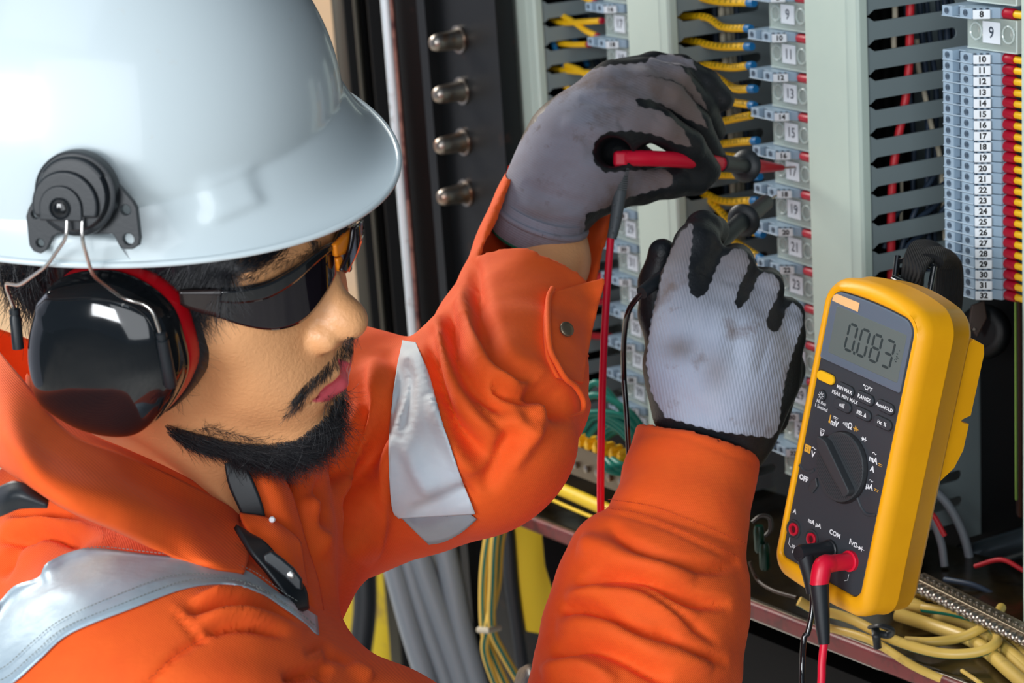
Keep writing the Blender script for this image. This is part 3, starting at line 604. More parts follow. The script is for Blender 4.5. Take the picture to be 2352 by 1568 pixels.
def wire_end(name, label, group, pts, r, ms, mf, flen, fr, gap=0, marks=False, tail=None):
    'a wire: coloured sleeve along pts and an end ferrule at its last point'
    t = thing(name, label, 'wire', pts[0], group); pts = np.asarray(pts, float); e = pts[-1]; d = nz(pts[-1] - pts[-2]) if tail is None else nz(tail)
    c = spline(pts, 6) if len(pts) > 2 else np.linspace(pts[0], pts[-1], 8)
    mb = MB(); mb.tube(c, r, 12); o = mb.out('sleeve', ms, t)
    if marks:
        mb = MB(); up = nz(np.cross(np.cross(d, -FW), d))
        i0 = int(len(c) * .25)
        for i in range(i0, len(c) - 1, 1):
            q = (c[i] + c[i+1]) / 2; dd = nz(c[i+1] - c[i]); n_ = nz(-FW - (-FW @ dd) * dd)
            V, Fc = textmesh(rnd.choice('K17T35X2A4E'), .0052, ext=.00004)
            Xv = dd; Yv = np.cross(n_, Xv); mb.add(q + n_ * r * 1.02 + np.outer(V[:, 0], Xv) + np.outer(V[:, 1] , Yv), Fc)
        if mb.n: mb.out('lettering', M['ink'], o, smooth=False, fixn=False)
    if mf is not None:
        mb = MB(); mb.lathe(e - d * .001, d, [(0, fr * .86), (.0008, fr), (flen * .6, fr * 1.02), (flen, fr * .9)], 14); mb.out('ferrule', mf, t)
    return t
# ---- right strip: 8, clear 9, then 10..32 side by side
names = {}
for i in range(23):
    n = 10 + i; b0 = -.0011 - i * PITCH
    if n == 10: lab = 'grey terminal block with tab ten, topmost of the long right column'
    elif n == 32: lab = 'grey terminal block with tab thirty-two, lowest of the right column'
    else: lab = 'grey terminal block with tab %s, right column, directly under tab %s' % (NW(n), NW(n - 1))
    terminal(0, b0, str(n), lab, 'terminal blocks of the right column')
    pts = [Q(.0755, b0 - .0006 + rnd.uniform(-.0006, .0006), -.018), Q(.050, b0 - .0008, -.0175), Q(.0263 + rnd.uniform(-.001, .001), b0 - .0004, -.0172)]
    w = wire_end('ferruled_wire', 'yellow wire with red end cap entering the right column terminal %s' % NW(n), 'wires of the right terminal column', pts, .0025, M['yel'], None, 0, 0)
    mb = MB(); mb.lathe(Q(.0285, b0 - .0004, -.0172), -PU, [(0, .0031), (.0008, .0035), (.006, .0037), (.019, .0036), (.0205, .0030)], 16); mb.out('ferrule', M['redf'], w)
terminal(0, .0297, '8', 'single grey terminal block with tab eight, above the clear block at top right', 'terminal blocks of the right column')
pts = [Q(.0755, .029, -.018), Q(.050, .029, -.0175), Q(.0260, .0293, -.0172)]
w = wire_end('ferruled_wire', 'yellow sleeved wire with red end cap entering the single terminal eight at top right', 'wires of the right terminal column', pts, .0027, M['yel'], None, 0, 0)
mb = MB(); mb.lathe(Q(.0285, .0293, -.0172), -PU, [(0, .0033), (.0008, .0037), (.012, .0039), (.020, .0038), (.0214, .0030)], 16); mb.out('ferrule', M['redf'], w)
clear_block(-.0165, .0258, '9', 'clear covered fuse terminal nine between the grey terminals eight and ten', 'clear fuse terminals')
clear_block(-.0165, .0583, '7', 'clear covered terminal cut by the top edge of the photo above grey terminal eight', 'clear fuse terminals')
wire_end('ferruled_wire', 'wire with red end cap entering the clear terminal nine on the right', 'wires of the right terminal column', [Q(.0755, .014, -.026), Q(.055, .0145, -.024)], .0027, M['redf'], M['redf'], .010, .0036)
# rail behind the strips
for a0, bt, bb, lb in ((-.004, .06, -.172, 'steel mounting rail behind the right terminal column'), (-.245, .06, -.46, 'steel mounting rail behind the middle terminal column'), (-.501, .06, -.42, 'steel mounting rail behind the far left terminal column')):
    mb = MB(); mb.box(Q(a0 - .0175, bb, -.094), .035*PU, (bt-bb)*PV, .046*PN); o = mb.out('mounting_rail', M['dark'], smooth=False); _tag(o, lb, 'rail')
# ---- middle and left strips: grey even numbers over clear odd numbers
def bank(aa, b0, n0, n1, where, group, inked=True):
    for k, n in enumerate(range(n0, n1, 2)):
        bb = b0 - k * .03125
        terminal(aa, bb, str(n), 'grey terminal block with tab %s in the %s' % (NW(n), where) if inked else 'blurred grey terminal block, %s in the %s' % (ORD[k], where), 'grey terminals, ' + group, inked=True)
        clear_block(aa - .0165, bb - .0041, str(n + 1), 'clear fuse terminal with label %s in the %s' % (NW(n + 1), where) if inked else 'blurred clear fuse terminal, %s of the %s' % (ORD[k], where), 'clear terminals, ' + group)
ORD = ['topmost', 'second from the top', 'third from the top', 'fourth from the top', 'fifth from the top', 'sixth from the top', 'seventh from the top', 'eighth from the top', 'ninth from the top', 'tenth from the top', 'eleventh from the top', 'twelfth from the top', 'thirteenth from the top', 'lowest']
bank(-.2395, .0236, 8, 34, 'middle column', 'middle column')
bank(-.4965, -.0054 + .0317, 14, 41, 'far left column', 'far left column', inked=False)
for k, n in enumerate(range(8, 34, 2)):
    bb = .0236 - k * .03125
    pts = [Q(-.2395 + .072, bb - .003, -.02), Q(-.2395 + .045, bb - .0015, -.016), Q(-.2395 + .0275, bb - .0008, -.0155)]
    w = wire_end('ferruled_wire', 'short wire with red end cap leaving middle column terminal %s' % NW(n), 'red capped wires of the middle column', pts, .0024, M['yel'], None, 0, 0)
    mb = MB(); mb.lathe(Q(-.2395 + .042, bb - .0009, -.0157), -PU, [(0, .0033), (.0008, .0037), (.012, .0039), (.022, .0038), (.0235, .0030)], 16); mb.out('ferrule', M['redf'], w)
# ---- slotted cable ducts
def duct(x0, sl, acov, blab, btop, bbot, phase, label, depth=(.02, -.0932), left_wall=True, name='cable_duct'):
    a0, a1 = acov; cf, cb_ = depth; t = thing(name, label, 'cable duct', Q((a0+a1)/2, bbot, cb_), 'slotted grey green cable ducts')
    mb = MB(); sec = [(a0 + .001, cf - .002), (a0 + .003, cf), (a1 - .013, cf), (a1 - .011, cf - .0008), (a1 - .002, cf - .0012), (a1, cf - .003), (a1, cf - .010), (a1 - .002, cf - .010), (a1 - .002, cf - .005), (a0 + .002, cf - .005), (a0 + .002, cf - .010), (a0, cf - .010), (a0, cf - .004)]
    mb.prism([Q(a, bbot, c) for a, c in sec], (btop - bbot) * PV); o = mb.out('cover', M['duct'], t, smooth=False); bevel(o, .0006, 2, 20)
    sp = .0218; cs = -.0735; hw = .0043; mb = MB()
    for aw, thick in ((a1 - .0015, -.0016),) + (((a0 + .0015, .0016),) if left_wall else ()):
        k0 = int((phase - btop) / sp) - 1; n = int((btop - bbot) / sp) + 3
        ks = phase + sp * np.arange(-n, n); ks = ks[(ks > bbot + sp) & (ks < btop + sp)]
        for k in ks:                                        # finger between slot k (above) and slot k - sp
            up = k; dn = k - sp; f = [(cf - .006, up - .0008), (cf - .0125, up - .0010), (cf - .0148, up - hw*.62), (cf - .0172, up - hw), (cs + .004, up - hw), (cs + .0012, up - hw + .0010), (cs, up - .0012), (cs, up - sp/2)]
            g = [(c, 2 * (up - sp/2) - bv) for c, bv in f[:-1]][::-1]
            mb.prism([PO + aw*PU + bv*PV + c*PN for c, bv in f[:-1] + [(cs, up - sp/2)] + g], thick * PU)
        mb.box(Q(aw, bbot, cb_), thick*PU, (btop - bbot)*PV, (cs - cb_)*PN)
    mb.box(Q(a0 + .0015, bbot, cb_), (a1 - a0 - .003)*PU, (btop - bbot)*PV, .0015*PN)
    mb.out('slotted_trough', M['ductw'], t, smooth=False)
    for k in range(9):                                          # filler cables added against the hidden wall to darken the slots
        c = cf - .012 - k * .0095; mb = MB(); mb.tube([Q(a0 + .009 + .002*math.sin(k*2.1), bbot + .002, c), Q(a0 + .010 + .003*math.cos(k*1.7), (btop+bbot)/2, c - .002), Q(a0 + .009, btop - .002, c)], .0052, 8)
        o = mb.out('duct_cable', M['dark']); _tag(o, 'black cable packed inside the %s, %s from the front' % (sl, OL[k]), 'cable', 'black cables inside the ducts')
    return t
TOP = .085
duct(0, 'wide right duct', (-.1655, -.0995), '', TOP, -.405, .0205, 'wide pale green cable duct between the middle and right terminal columns')
duct(0, 'duct behind the gloves', (-.4219, -.3558), '', TOP, -.47, -.0005, 'pale green cable duct behind the two gloved hands')
duct(0, 'leftmost duct', (-.6673, -.5874), '', TOP, -.42, -.0249, 'leftmost pale green cable duct behind the left glove')
duct(0, 'duct at the photo edge', (.0735, .135), '', TOP, -.46, .0205, 'cable duct cut off by the right edge of the photo')
# ---- wires inside the ducts, seen through the slots
def bundle(rows, name, cat, group):
    for pts, r, m, lab in rows:
        mb = MB(); mb.tube(spline([Q(*p_) for p_ in pts], 8), r, 10); o = mb.out(name, m); _tag(o, lab, cat, group)
ac = lambda x, y, c: AB(x, y, c)
def inwall(pl, c):                                            # pixel polyline on a plane inside the right duct
    return [(*AB(x, y, c), c) for x, y in pl]
def inw(pl, a):
    out = []
    for x, y in pl:
        d = P(x, y, 1) - CAM; t = ((PO + a*PU - CAM) @ PU) / (d @ PU); q = CAM + t*d - PO; out.append((a, q @ PV, q @ PN))
    return out
A = -.110
bundle([(inw([(2092, -60), (2090, 60), (2088, 150), (2078, 240), (2064, 310), (2053, 380), (2048, 460), (2047, 560), (2047, 640)], A), .0033, M['redw'], 'thick red wire running down inside the right cable duct'),
        (inw([(2052, -60), (2056, 40), (2053, 90), (2054, 120)], A - .01), .0022, M['cream'], 'short cream wire at the top inside the right duct'),
        (inw([(2105, 90), (2110, 160), (2125, 220), (2140, 290), (2157, 350), (2165, 430), (2172, 560)], A - .008), .0021, M['cream'], 'cream wire behind the red one inside the right duct'),
        (inw([(2070, 400), (2071, 450), (2069, 520), (2070, 600)], A - .014), .0014, M['cream'], 'thin tan wire beside the red one low in the right duct')], 'duct_wire', 'wire', 'wires inside the right duct')
for i, (x, r_) in enumerate(((2118, .0024), (2134, .0022), (2160, .0020), (2176, .0024), (2190, .0022), (2085, .002))):
    dx = rnd.uniform(-8, 8)
    bundle([(inw([(x - 10, -50), (x, 80), (x + 10 + dx, 200), (x + 14, 330), (x + 12, 450), (x + 18 - dx, 620)], A - .012 - .003 * (i % 3)), r_, M['darkw'], 'dark blue wire inside the right cable duct, number %s among the upright ones' % NW(i + 1))], 'duct_wire', 'wire', 'dark wires inside the right duct')
# slanting dark wires low in the right duct
for i, (x, y) in enumerate(((2120, 440), (2150, 470), (2140, 520), (2170, 420))):
    bundle([(inw([(x + 40, y - 60), (x, y), (x - 60, y + 50), (x - 90, y + 130)], A - .006), .0022, M['darkw'], 'slanting dark wire low in the right cable duct, number %s' % NW(i + 1))], 'duct_wire', 'wire', 'dark wires inside the right duct')
A = -.366
for i, (x0, y0, c_) in enumerate(((1655, 30, 'cream'), (1668, 40, 'cream'), (1690, 30, 'darkw'), (1676, 10, 'cream'), (1640, 40, 'darkw'))):
    bundle([(inw([(x0, y0 - 70), (x0 + 2, y0), (x0 + 8, y0 + 90), (x0 + 20, y0 + 220), (x0 + 28, y0 + 420), (x0 + 30, y0 + 620)], A - .004 * i), .0028, M[c_], ('cream' if c_ == 'cream' else 'dark') + ' wire inside the middle cable duct, number %s from the left' % NW(i + 1))], 'duct_wire', 'wire', ('cream' if c_ == 'cream' else 'dark') + ' wires inside the middle duct')
# ---- yellow sleeved wires between the middle duct and the middle column
def pw(pl, c): return [Q(*AB(x, y, c), c) for x, y in pl]
mid = [([(1560, -22), (1640, 2), (1719, 6)], 'above the clear terminal nine', 1), ([(1560, 38), (1622, 40), (1660, 62), (1714, 65)], 'entering grey terminal ten', 0),
       ([(1540, 84), (1594, 95), (1650, 107), (1714, 107)], 'entering clear terminal eleven', 1), ([(1600, 150), (1630, 150), (1680, 155), (1720, 151)], 'entering grey terminal twelve', 0),
       ([(1610, 150), (1660, 187), (1690, 204), (1722, 204)], 'entering clear terminal thirteen', 1), ([(1620, 215), (1660, 226), (1690, 236), (1723, 241)], 'entering grey terminal fourteen', 0),
       ([(1610, 290), (1664, 278), (1700, 270), (1726, 265)], 'under terminal fourteen', None), ([(1610, 336), (1650, 332), (1690, 327), (1730, 324)], 'entering grey terminal sixteen', 0),
       ([(1610, 352), (1650, 356), (1700, 362), (1738, 372)], 'above the red probe tip', None),
       ([(1600, 400), (1650, 402), (1690, 402), (1733, 405)], 'entering the terminal below the red probe tip', 1), ([(1560, 400), (1618, 443), (1662, 462), (1728, 461)], 'in a deep curve behind the black probe guard', 1),
       ([(1600, 430), (1652, 482), (1690, 521), (1740, 535)], 'crossed by the black probe', 1), ([(1600, 560), (1672, 552), (1700, 563), (1742, 590)], 'between the index and middle fingertips of the right glove', 1),
       ([(1560, 603), (1626, 603), (1690, 604), (1748, 617)], 'lowest one, behind the right glove fingers', 0)]
for pl, where, fe in mid:
    P3 = pw(pl, -.0155)
    w = wire_end('marker_wire', 'yellow printed sleeve, middle column, ' + where, 'yellow sleeved wires of the middle column', P3, .0032, M['yel'], (M['blue'] if fe is not None else None), .0095 if fe else .008, .0035, marks=True)
# left column wires
lft = [([(1255, 38), (1290, 52), (1340, 50), (1380, 48)], 'curving down to the topmost blurred terminal'), ([(1290, 35), (1320, 52), (1345, 70), (1370, 82)], 'crossing behind at the top left'),
       ([(1330, -12), (1355, 0), (1365, 4)], 'cut by the top edge'), ([(1270, 98), (1310, 102), (1350, 102)], 'level, second from the top'), ([(1262, 155), (1300, 162), (1360, 168)], 'above the left glove'),
       ([(1300, 150), (1330, 160), (1350, 175)], 'thin one crossing above the left glove'), ([(1295, 195), (1320, 215), (1340, 240)], 'disappearing behind the left glove')]
for pl, where in lft:
    wire_end('marker_wire', 'blurred yellow wire of the far left column, ' + where, 'yellow wires of the far left column', pw(pl, -.014), .0028, M['yel'], M['redf'], .005, .0028)
for i, (x, y) in enumerate(((1262, 112), (1290, 60), (1340, 110), (1360, 150), (1330, 40))):
    bundle([(inw([(x, y - 40), (x + 14, y), (x + 30, y + 30), (x + 60, y + 90)], -.60 - .01*i), .0028, M['blue'] if i < 2 else M['darkw'], 'blue wire inside the leftmost duct, number %s' % NW(i + 1))], 'duct_wire', 'wire', 'blue wires inside the leftmost duct')
for i, (x, y, L_) in enumerate(((1352, 635, 80), (1350, 690, 36), (1355, 770, 40))):
    wire_end('ferruled_wire', 'red capped wire of the far left column, %s one behind the red test lead' % ('upper', 'middle', 'lower')[i], 'red capped wires behind the red test lead', pw([(x, y), (x + L_/2, y + 2), (x + L_, y + 2)], -.02), .0034 if i else .005, M['redw'], M['redf'], .006, .0034 if i else .005)
# ------------------------------------------------------------------ multimeter
def _rot(a, b, c):
    ca, sa, cb, sb, cc, sc = math.cos(a), math.sin(a), math.cos(b), math.sin(b), math.cos(c), math.sin(c)
    return np.array([[cc,-sc,0],[sc,cc,0],[0,0,1]]) @ np.array([[1,0,0],[0,ca,-sa],[0,sa,ca]]) @ np.array([[cb,0,sb],[0,1,0],[-sb,0,cb]])
_R = _rot(.2650, -.9303, -.1540); MX, MY = cv(*_R[:, 0]), cv(*_R[:, 1]); MN = np.cross(MX, MY); MC = P(1946, 1029, 1.356)
def ml(x, y, h=0): return MC + (x*MX + y*MY + h*MN) * .001
mm = thing('multimeter', 'yellow and charcoal digital multimeter reading 0.083 leaning below the terminals', 'multimeter', ml(0, -101, -20))
def rrect(x0, x1, y0, y1, r, bulge=0, n=8, bb=0):
    pts = []
    rr = r if np.ndim(r) else [r]*4
    for (cx, cy, a0, q) in ((x1-rr[0], y1-rr[0], 0, 0), (x0+rr[1], y1-rr[1], 90, 1), (x0+rr[2], y0+rr[2], 180, 2), (x1-rr[3], y0+rr[3], 270, 3)):
        for k in range(n+1):
            a = math.radians(a0 + 90*k/n); pts.append([cx + rr[q]*math.cos(a), cy + rr[q]*math.sin(a)])
        if q == 0 and bulge is not None:
            for k in range(1, 12): t = k/12; pts.append([(x1-rr[0])*(1-t) + (x0+rr[1])*t, y1])
        if q == 2:
            for k in range(1, 12): t = k/12; pts.append([(x0+rr[2])*(1-t) + (x1-rr[3])*t, y0])
    p = np.array(pts); xm = (x0+x1)/2; w = (x1-x0)/2; u = np.clip(1 - ((p[:, 0]-xm)/w)**2, 0, 1)
    p[:, 1] += bulge*u*(p[:, 1] > (y0+y1)/2) - bb*u*(p[:, 1] < (y0+y1)/2); return p
def stack(rows, close=(True, True)):
    V = np.array([[ml(x, y, h) for x, y in pl] for pl, h in rows]); n, k, _ = V.shape; mb = MB(); F_ = grid_faces(n, k, True)
    if close[0]: F_.append(tuple(range(k)))
    if close[1]: F_.append(tuple(range((n-1)*k, n*k)))
    mb.add(V.reshape(-1, 3), F_); return mb
O = lambda g, h, w=0: (rrect(-47+g, 45.5-g, -101.5+g, 99-g, max(3, 14-g*.6), 8, bb=2.5), h)
mb = stack([(rrect(-39.3, 36.8, -89.5, 94, [9, 10, 5, 8], 2.6), -4.5), (rrect(-39.3, 36.8, -89.5, 94, [9, 10, 5, 8], 2.6), 0.6), (rrect(-40.2, 38.0, -90.6, 95, [9, 10, 5, 8], 2.6), 1.6), (rrect(-41.5, 40, -93, 96.2, [10, 10, 6, 9], 4), 1.9),
    O(4.2, 1.2), O(2.0, -.8), O(.6, -4), O(0, -8), O(.3, -18), O(-.4, -24), O(-.4, -25), O(.5, -26), O(1.2, -40), O(4, -45), O(9, -46)], close=(False, True))
hol = mb.out('holster', M['mbody'], mm)
# rear tilt stand with its notch
pts = [(0, -2), (6, 88), (10, 92), (14, 88), (14, 36), (9, 33), (9, 31), (14, 30), (14, 5), (4, -10)]
V = [[46 - a if False else 44.5 - 12*s_, y, -46 - 0] for s_, y in ()]
mb = MB(); prof = [(-40, 78), (-48, 84), (-58, 80), (-60, 74), (-60, 33), (-55, 31.5), (-52.5, 30.5), (-52.5, 29.5), (-55, 28.5), (-60, 27.5), (-60, 10), (-55, -2), (-40, -14)]
mb.prism([ml(42, y, h) for h, y in prof], -MX * .078); o = mb.out('tilt_stand', M['mbody'], hol, smooth=False); bevel(o, .0022, 3, 30)
# face plate
mb = stack([(rrect(-39.3, 36.8, -89.5, 94, [9, 10, 5, 8], 2.6), -6), (rrect(-39.0, 36.5, -89.2, 93.7, [9, 10, 5, 8], 2.6), -.6), (rrect(-38.2, 35.7, -88.4, 92.9, [8, 9, 5, 8], 2.6), 0)])
face = mb.out('face_plate', M['mface'], mm, smooth=False); auto_smooth(face, 30)
# raised upper deck, stepping down in a curve to the jack area
deck = [(-38.2, 93), (-38.2, -26), (-33, -27.5), (-28, -26), (-24.5, -24)] + [(22.6*math.cos(a) + .5, -12.5 + 23*math.sin(a)) for a in np.radians(np.linspace(212, 318, 22))] + [(20, -30.5), (26, -34), (31, -34.5), (35.7, -32), (35.7, 93)]
# display
sb = [(x, y) for x, y in rrect(-38.3, 35, 48.6, 93.5, [8, 8, 1.5, 1.5], 2.2)]
mb = stack([(sb, -.2), (sb, .9), ((np.array(sb) - [-1.6, 71]) * [.975, .96] + [-1.6, 71], 1.0)]); dsp = mb.out('display', M['lcdf'], mm, smooth=False)
mb = stack([(rrect(-32, 31.5, 54, 85, 1.0, 0), 1.02), (rrect(-31.8, 31.3, 54.2, 84.8, 1.0, 0), 1.12)]); lcd = mb.out('screen', M['lcd'], dsp, smooth=False)
mb = MB(); mb.prism([ml(x, y, 1.1) for x, y in ((-37, 87), (-36.5, 90.5), (-34, 92.2), (-13, 92.4), (-13, 86.6), (-30, 86.8))], MN*.00025); mb.out('sticker', M['sticker'], dsp, smooth=False)
SEG = {'0': 'abcdef', '8': 'abcdefg', '3': 'abcdg'}
mb = MB()
def seg(x, y, w, h, s, t=1.7, sl=.06):
    def bar(x0, y0, x1, y1):
        dx, dy = x1-x0, y1-y0; L = math.hypot(dx, dy); nx, ny = -dy/L*t/2, dx/L*t/2; e = .45
        q = [(x0+dx*e/L, y0+dy*e/L), (x0+dx*(e+t/2)/L+nx, y0+dy*(e+t/2)/L+ny), (x1-dx*(e+t/2)/L+nx, y1-dy*(e+t/2)/L+ny), (x1-dx*e/L, y1-dy*e/L), (x1-dx*(e+t/2)/L-nx, y1-dy*(e+t/2)/L-ny), (x0+dx*(e+t/2)/L-nx, y0+dy*(e+t/2)/L-ny)]
        mb.prism([ml(a + (b-y)*sl, b, 1.14) for a, b in q], MN*.00008)
    P_ = {'a': (x, y+h, x+w, y+h), 'b': (x+w, y+h/2, x+w, y+h), 'c': (x+w, y, x+w, y+h/2), 'd': (x, y, x+w, y), 'e': (x, y, x, y+h/2), 'f': (x, y+h/2, x, y+h), 'g': (x, y+h/2, x+w, y+h/2)}
    for k in s: bar(*P_[k])
for i, ch in enumerate('0083'): seg(-18.5 + i*11.3, 60.6, 7, 17, SEG[ch])
mb.prism([ml(a, b, 1.14) for a, b in ((-10.2, 59.6), (-8.4, 59.6), (-8.4, 61.6), (-10.2, 61.6))], MN*.00008)
seg(25.5, 66.5, 2.4, 3.2, 'adgbe', .7); seg(25.5, 71.5, 2.4, 3.2, 'bd', .7); mb.out('digits', M['lcdd'], lcd, smooth=False, fixn=False)
# buttons
def button(x, y, w, h, m, txt=None, size=3.3, name='button', dz=1.5):
    r = min(w, h)/2 - .01; mb = stack([(rrect(x-w/2-.5, x+w/2+.5, y-h/2-.5, y+h/2+.5, r+.4, 0, 6), -.1), (rrect(x-w/2-.5, x+w/2+.5, y-h/2-.5, y+h/2+.5, r+.4, 0, 6), .12)]); o_ = mb.out('button_well', M['ink'], mm, smooth=False)
    mb = stack([(rrect(x-w/2, x+w/2, y-h/2, y+h/2, r, 0, 6), 0), (rrect(x-w/2, x+w/2, y-h/2, y+h/2, r, 0, 6), dz*.6), (rrect(x-w/2+.4, x+w/2-.4, y-h/2+.4, y+h/2-.4, r-.4, 0, 6), dz)]); b_ = mb.out(name, m, mm, smooth=False)
    if txt:
        mb = MB(); addtext(mb, txt, ml(x, y, dz+.06), MX, MY, size*.001*1.0, bold=.00006, ext=.00003); mb.out('lettering', M['print'], b_, smooth=False, fixn=False)
    return b_
button(-29.7, 37.6, 16, 6.6, M['btny'], dz=1.8)
button(-11, 35.6, 15.5, 6.6, M['mface'], 'MIN MAX', 3.3); button(7.2, 35.9, 15.5, 6.6, M['mface'], 'RANGE', 3.6); button(25.4, 36.2, 15.5, 6.6, M['mface'], 'AutoHOLD', 3.1)
b_ = button(-10.6, 25.0, 15.5, 6.6, M['mface']); button(7.6, 25.8, 15.5, 6.6, M['mface'], 'REL \u0394', 3.5); button(26, 26.0, 15.5, 6.6, M['mface'], 'Hz  %', 3.3)
mb = MB()
for k in range(5): mb.cbox(ml(-12.4 + k*.95, 25 + .1*k, 1.56), MX, MY, MN, .00045, .0016 + .0004*k, .00006)
mb.out('lettering', M['print'], b_, smooth=False)
b_ = button(-30.3, 25.2, 6.6, 6.6, M['mface'])
mb = MB(); mb.tube([ml(-30.3 + 1.1*math.cos(a), 25.2 + 1.1*math.sin(a), 1.6) for a in np.linspace(0, 2*math.pi, 17)], .00018, 5, cap=False)
for k in range(8): a = k*math.pi/4; mb.cbox(ml(-30.3 + 2*math.cos(a), 25.2 + 2*math.sin(a), 1.56), math.cos(a)*MX + math.sin(a)*MY, math.cos(a)*MY - math.sin(a)*MX, MN, .0009, .0004, .00006)
mb.out('lettering', M['print'], b_, smooth=False)
# printing
mbw = MB(); mby = MB()
def tx(s, x, y, size, mb_=None, bold=.00007): addtext(mbw if mb_ is None else mb_, s, ml(x, y, .05), MX, MY, size*.001, bold=bold, ext=.00003)
def ln(pts, w=.35, mb_=None, h=.06):
    for (x0, y0), (x1, y1) in zip(pts[:-1], pts[1:]):
        d = nz((x1-x0)*MX + (y1-y0)*MY); L = math.hypot(x1-x0, y1-y0)*.001; (mbw if mb_ is None else mb_).cbox(ml((x0+x1)/2, (y0+y1)/2, h), d, np.cross(MN, d), MN, L, w*.001, .00006)
def dc(x, y, w=3.6, mb_=None, g=1.0): ln([(x-w/2, y), (x+w/2, y)], .4, mb_); [ln([(x-w/2 + k*w/3 + .15, y-g), (x-w/2 + (k+1)*w/3 - .25, y-g)], .4, mb_) for k in range(3)]
def acw(x, y, w=3.4): ln([(x-w/2, y-.3), (x-w/3, y+.4), (x-w/6, y+.5), (x+w/6, y-.3), (x+w/3, y-.4), (x+w/2, y+.3)], .45)
tx('\u00b0C/\u00b0F', 7.0, 42.4, 3.8); tx('PEAK MIN MAX', -10.8, 30.6, 3.5, bold=.00003); tx('Hi Res', -30.2, 20.4, 3.3, bold=.00003); tx('1 Second', -29.6, 17.2, 3.3, bold=.00003)
tx('mV', -15.2, 11.4, 5.2, bold=.00015); dc(-15.2, 15.6, 4.6); tx('\u03a9', -1.4, 14.2, 5.4, bold=.00012)
for k in range(5): ln([(-7.6 + k*.9, 14.3 - .55 - .25*k), (-7.6 + k*.9, 14.3 + .55 + .25*k)], .4)
ln([(1.6, 14.4), (6.4, 14.4)], .4, mby); ln([(3.4, 12.6), (3.4, 16.2)], .45, mby); ln([(4.8, 12.9), (4.5, 14.4), (4.8, 15.9)], .45, mby)
ln([(-19.8, 15.6), (-19.8, 11.4)], .9, mby); mby.lathe(ml(-19.8, 11.0, .02), MN, [(0, .0009), (.00008, .0009)], 12)
tx('V', -24.3, .0, 5.4, bold=.00018); dc(-24.3, 4.0, 4.2); tx('V', -28.6, -14.6, 5.4, bold=.00018); acw(-28.6, -10.4, 4); ln([(-22.6, -5.0), (-20.2, -6.7)], 1.1)
mby.cbox(ml(-34.2, -12.6, .05), MX, MY, MN, .0056, .0050, .00008); 
tx('OFF', -32.6, -32.6, 4.8, bold=.00018)
ln([(9.8, 10.6), (15.4, 10.6)], .4); mbw.prism([ml(*q, .04) for q in ((11.0, 12.0), (13.6, 10.6), (11.0, 9.2))], MN*.00006); ln([(13.8, 9.0), (13.8, 12.2)], .5)
tx('mA', 23.8, .8, 5.2, bold=.00018); acw(23.8, 5.0); tx('A', 24.6, -5.2, 5.0, bold=.00018); dc(30.4, .2, 3.6, mby, 1.1); tx('\u00b5A', 25.2, -16.6, 5.2, bold=.00018); acw(25.6, -12.6); dc(31.6, -16.2, 3.6, mby, 1.1)
tx('A', -34.8, -56.6, 4.4, bold=.0001); tx('mA \u00b5A', -15.2, -57.2, 4.2, bold=.0001); tx('COM', 4.2, -57.0, 4.4, bold=.0001); tx('V\u03a9', 22.2, -57.0, 4.2, bold=.0001)
ln([(18.4, -54.4), (18.4, -58.2)], 1.0); ln([(25.2, -57.2), (31.6, -57.2)], .4); mbw.prism([ml(*q, .04) for q in ((26.8, -55.8), (29.2, -57.2), (26.8, -58.6))], MN*.00006); ln([(29.4, -55.6), (29.4, -58.8)], .5)
ln([(-34.6, -74.0), (-34.6, -79.2), (-31.8, -80.6)], .4); tx('10A MAX', -25.0, -79.4, 3.3); tx('FUSED', -25.2, -82.6, 3.3); ln([(-18.4, -82.2), (-6, -82.2)], .4); ln([(-15, -75.5), (-15, -78.4), (-13, -79.6)], .4)
mbw.prism([ml(*q, .04) for q in ((-5.6, -86.4), (-2.4, -86.4), (-4.0, -83.4))], MN*.00006); ln([(23, -77), (23, -81), (20.5, -82.6)], .35)
lt = mbw.out('lettering', M['print'], face, smooth=False, fixn=False); lt2 = mby.out('lettering', M['printy'], face, smooth=False, fixn=False)
mb = MB(); ln([(-36.2, -11.6), (-35, -11.6)], .3, mb, .1); ln([(-36, -13), (-34.6, -13.4)], .3, mb, .1); ln([(-34.2, -11), (-32.6, -13.8)], .3, mb, .1); mb.out('lettering', M['ink'], lt2, smooth=False)
# mould step between the dial deck and the jack area
mb = MB()
step = lambda pts, w: mb.tube(spline([ml(x, y, -.4) for x, y in pts], 6), w, 10)
step([(-38.6, -25.5), (-34, -27.6), (-29, -26.8), (-24.5, -23.5)], .0013); step([(17, -27.5), (22, -32.2), (28, -34.2), (35.5, -31.8)], .0013); mb.out('moulded_step', M['mface'], face)
# dial
dl = [(21.0*math.cos(a), -12.6 + 22.4*math.sin(a)) for a in np.linspace(0, 2*math.pi, 72, endpoint=False)]
mb = stack([([(x*1.05, (y+12.6)*1.05 - 13.0) for x, y in dl], -.1), ([(x*1.05, (y+12.6)*1.05 - 13.0) for x, y in dl], .15)]); mb.out('dial_well', M['ink'], mm, smooth=False)
mb = stack([(dl, 0), (dl, 3.2), ([(x*.975, (y+12.6)*.975 - 12.6) for x, y in dl], 3.9)]); dial = mb.out('dial', M['mdial'], mm, smooth=False); auto_smooth(dial, 35)
da = math.radians(143); dx, dy = math.cos(da), math.sin(da); D3 = dx*MX + dy*MY; E3 = np.cross(MN, D3); dc0 = ml(0, -12.6, 3.9)
mb = MB()
for k in range(-13, 14):
    if abs(k + 0) < 4: continue
    off = k*1.45; hlf = math.sqrt(max(0, 20.6**2 - off**2)) * .001; mb.cbox(dc0 + E3*off*.001, D3, E3, MN, 2*hlf, .0006, .0005)
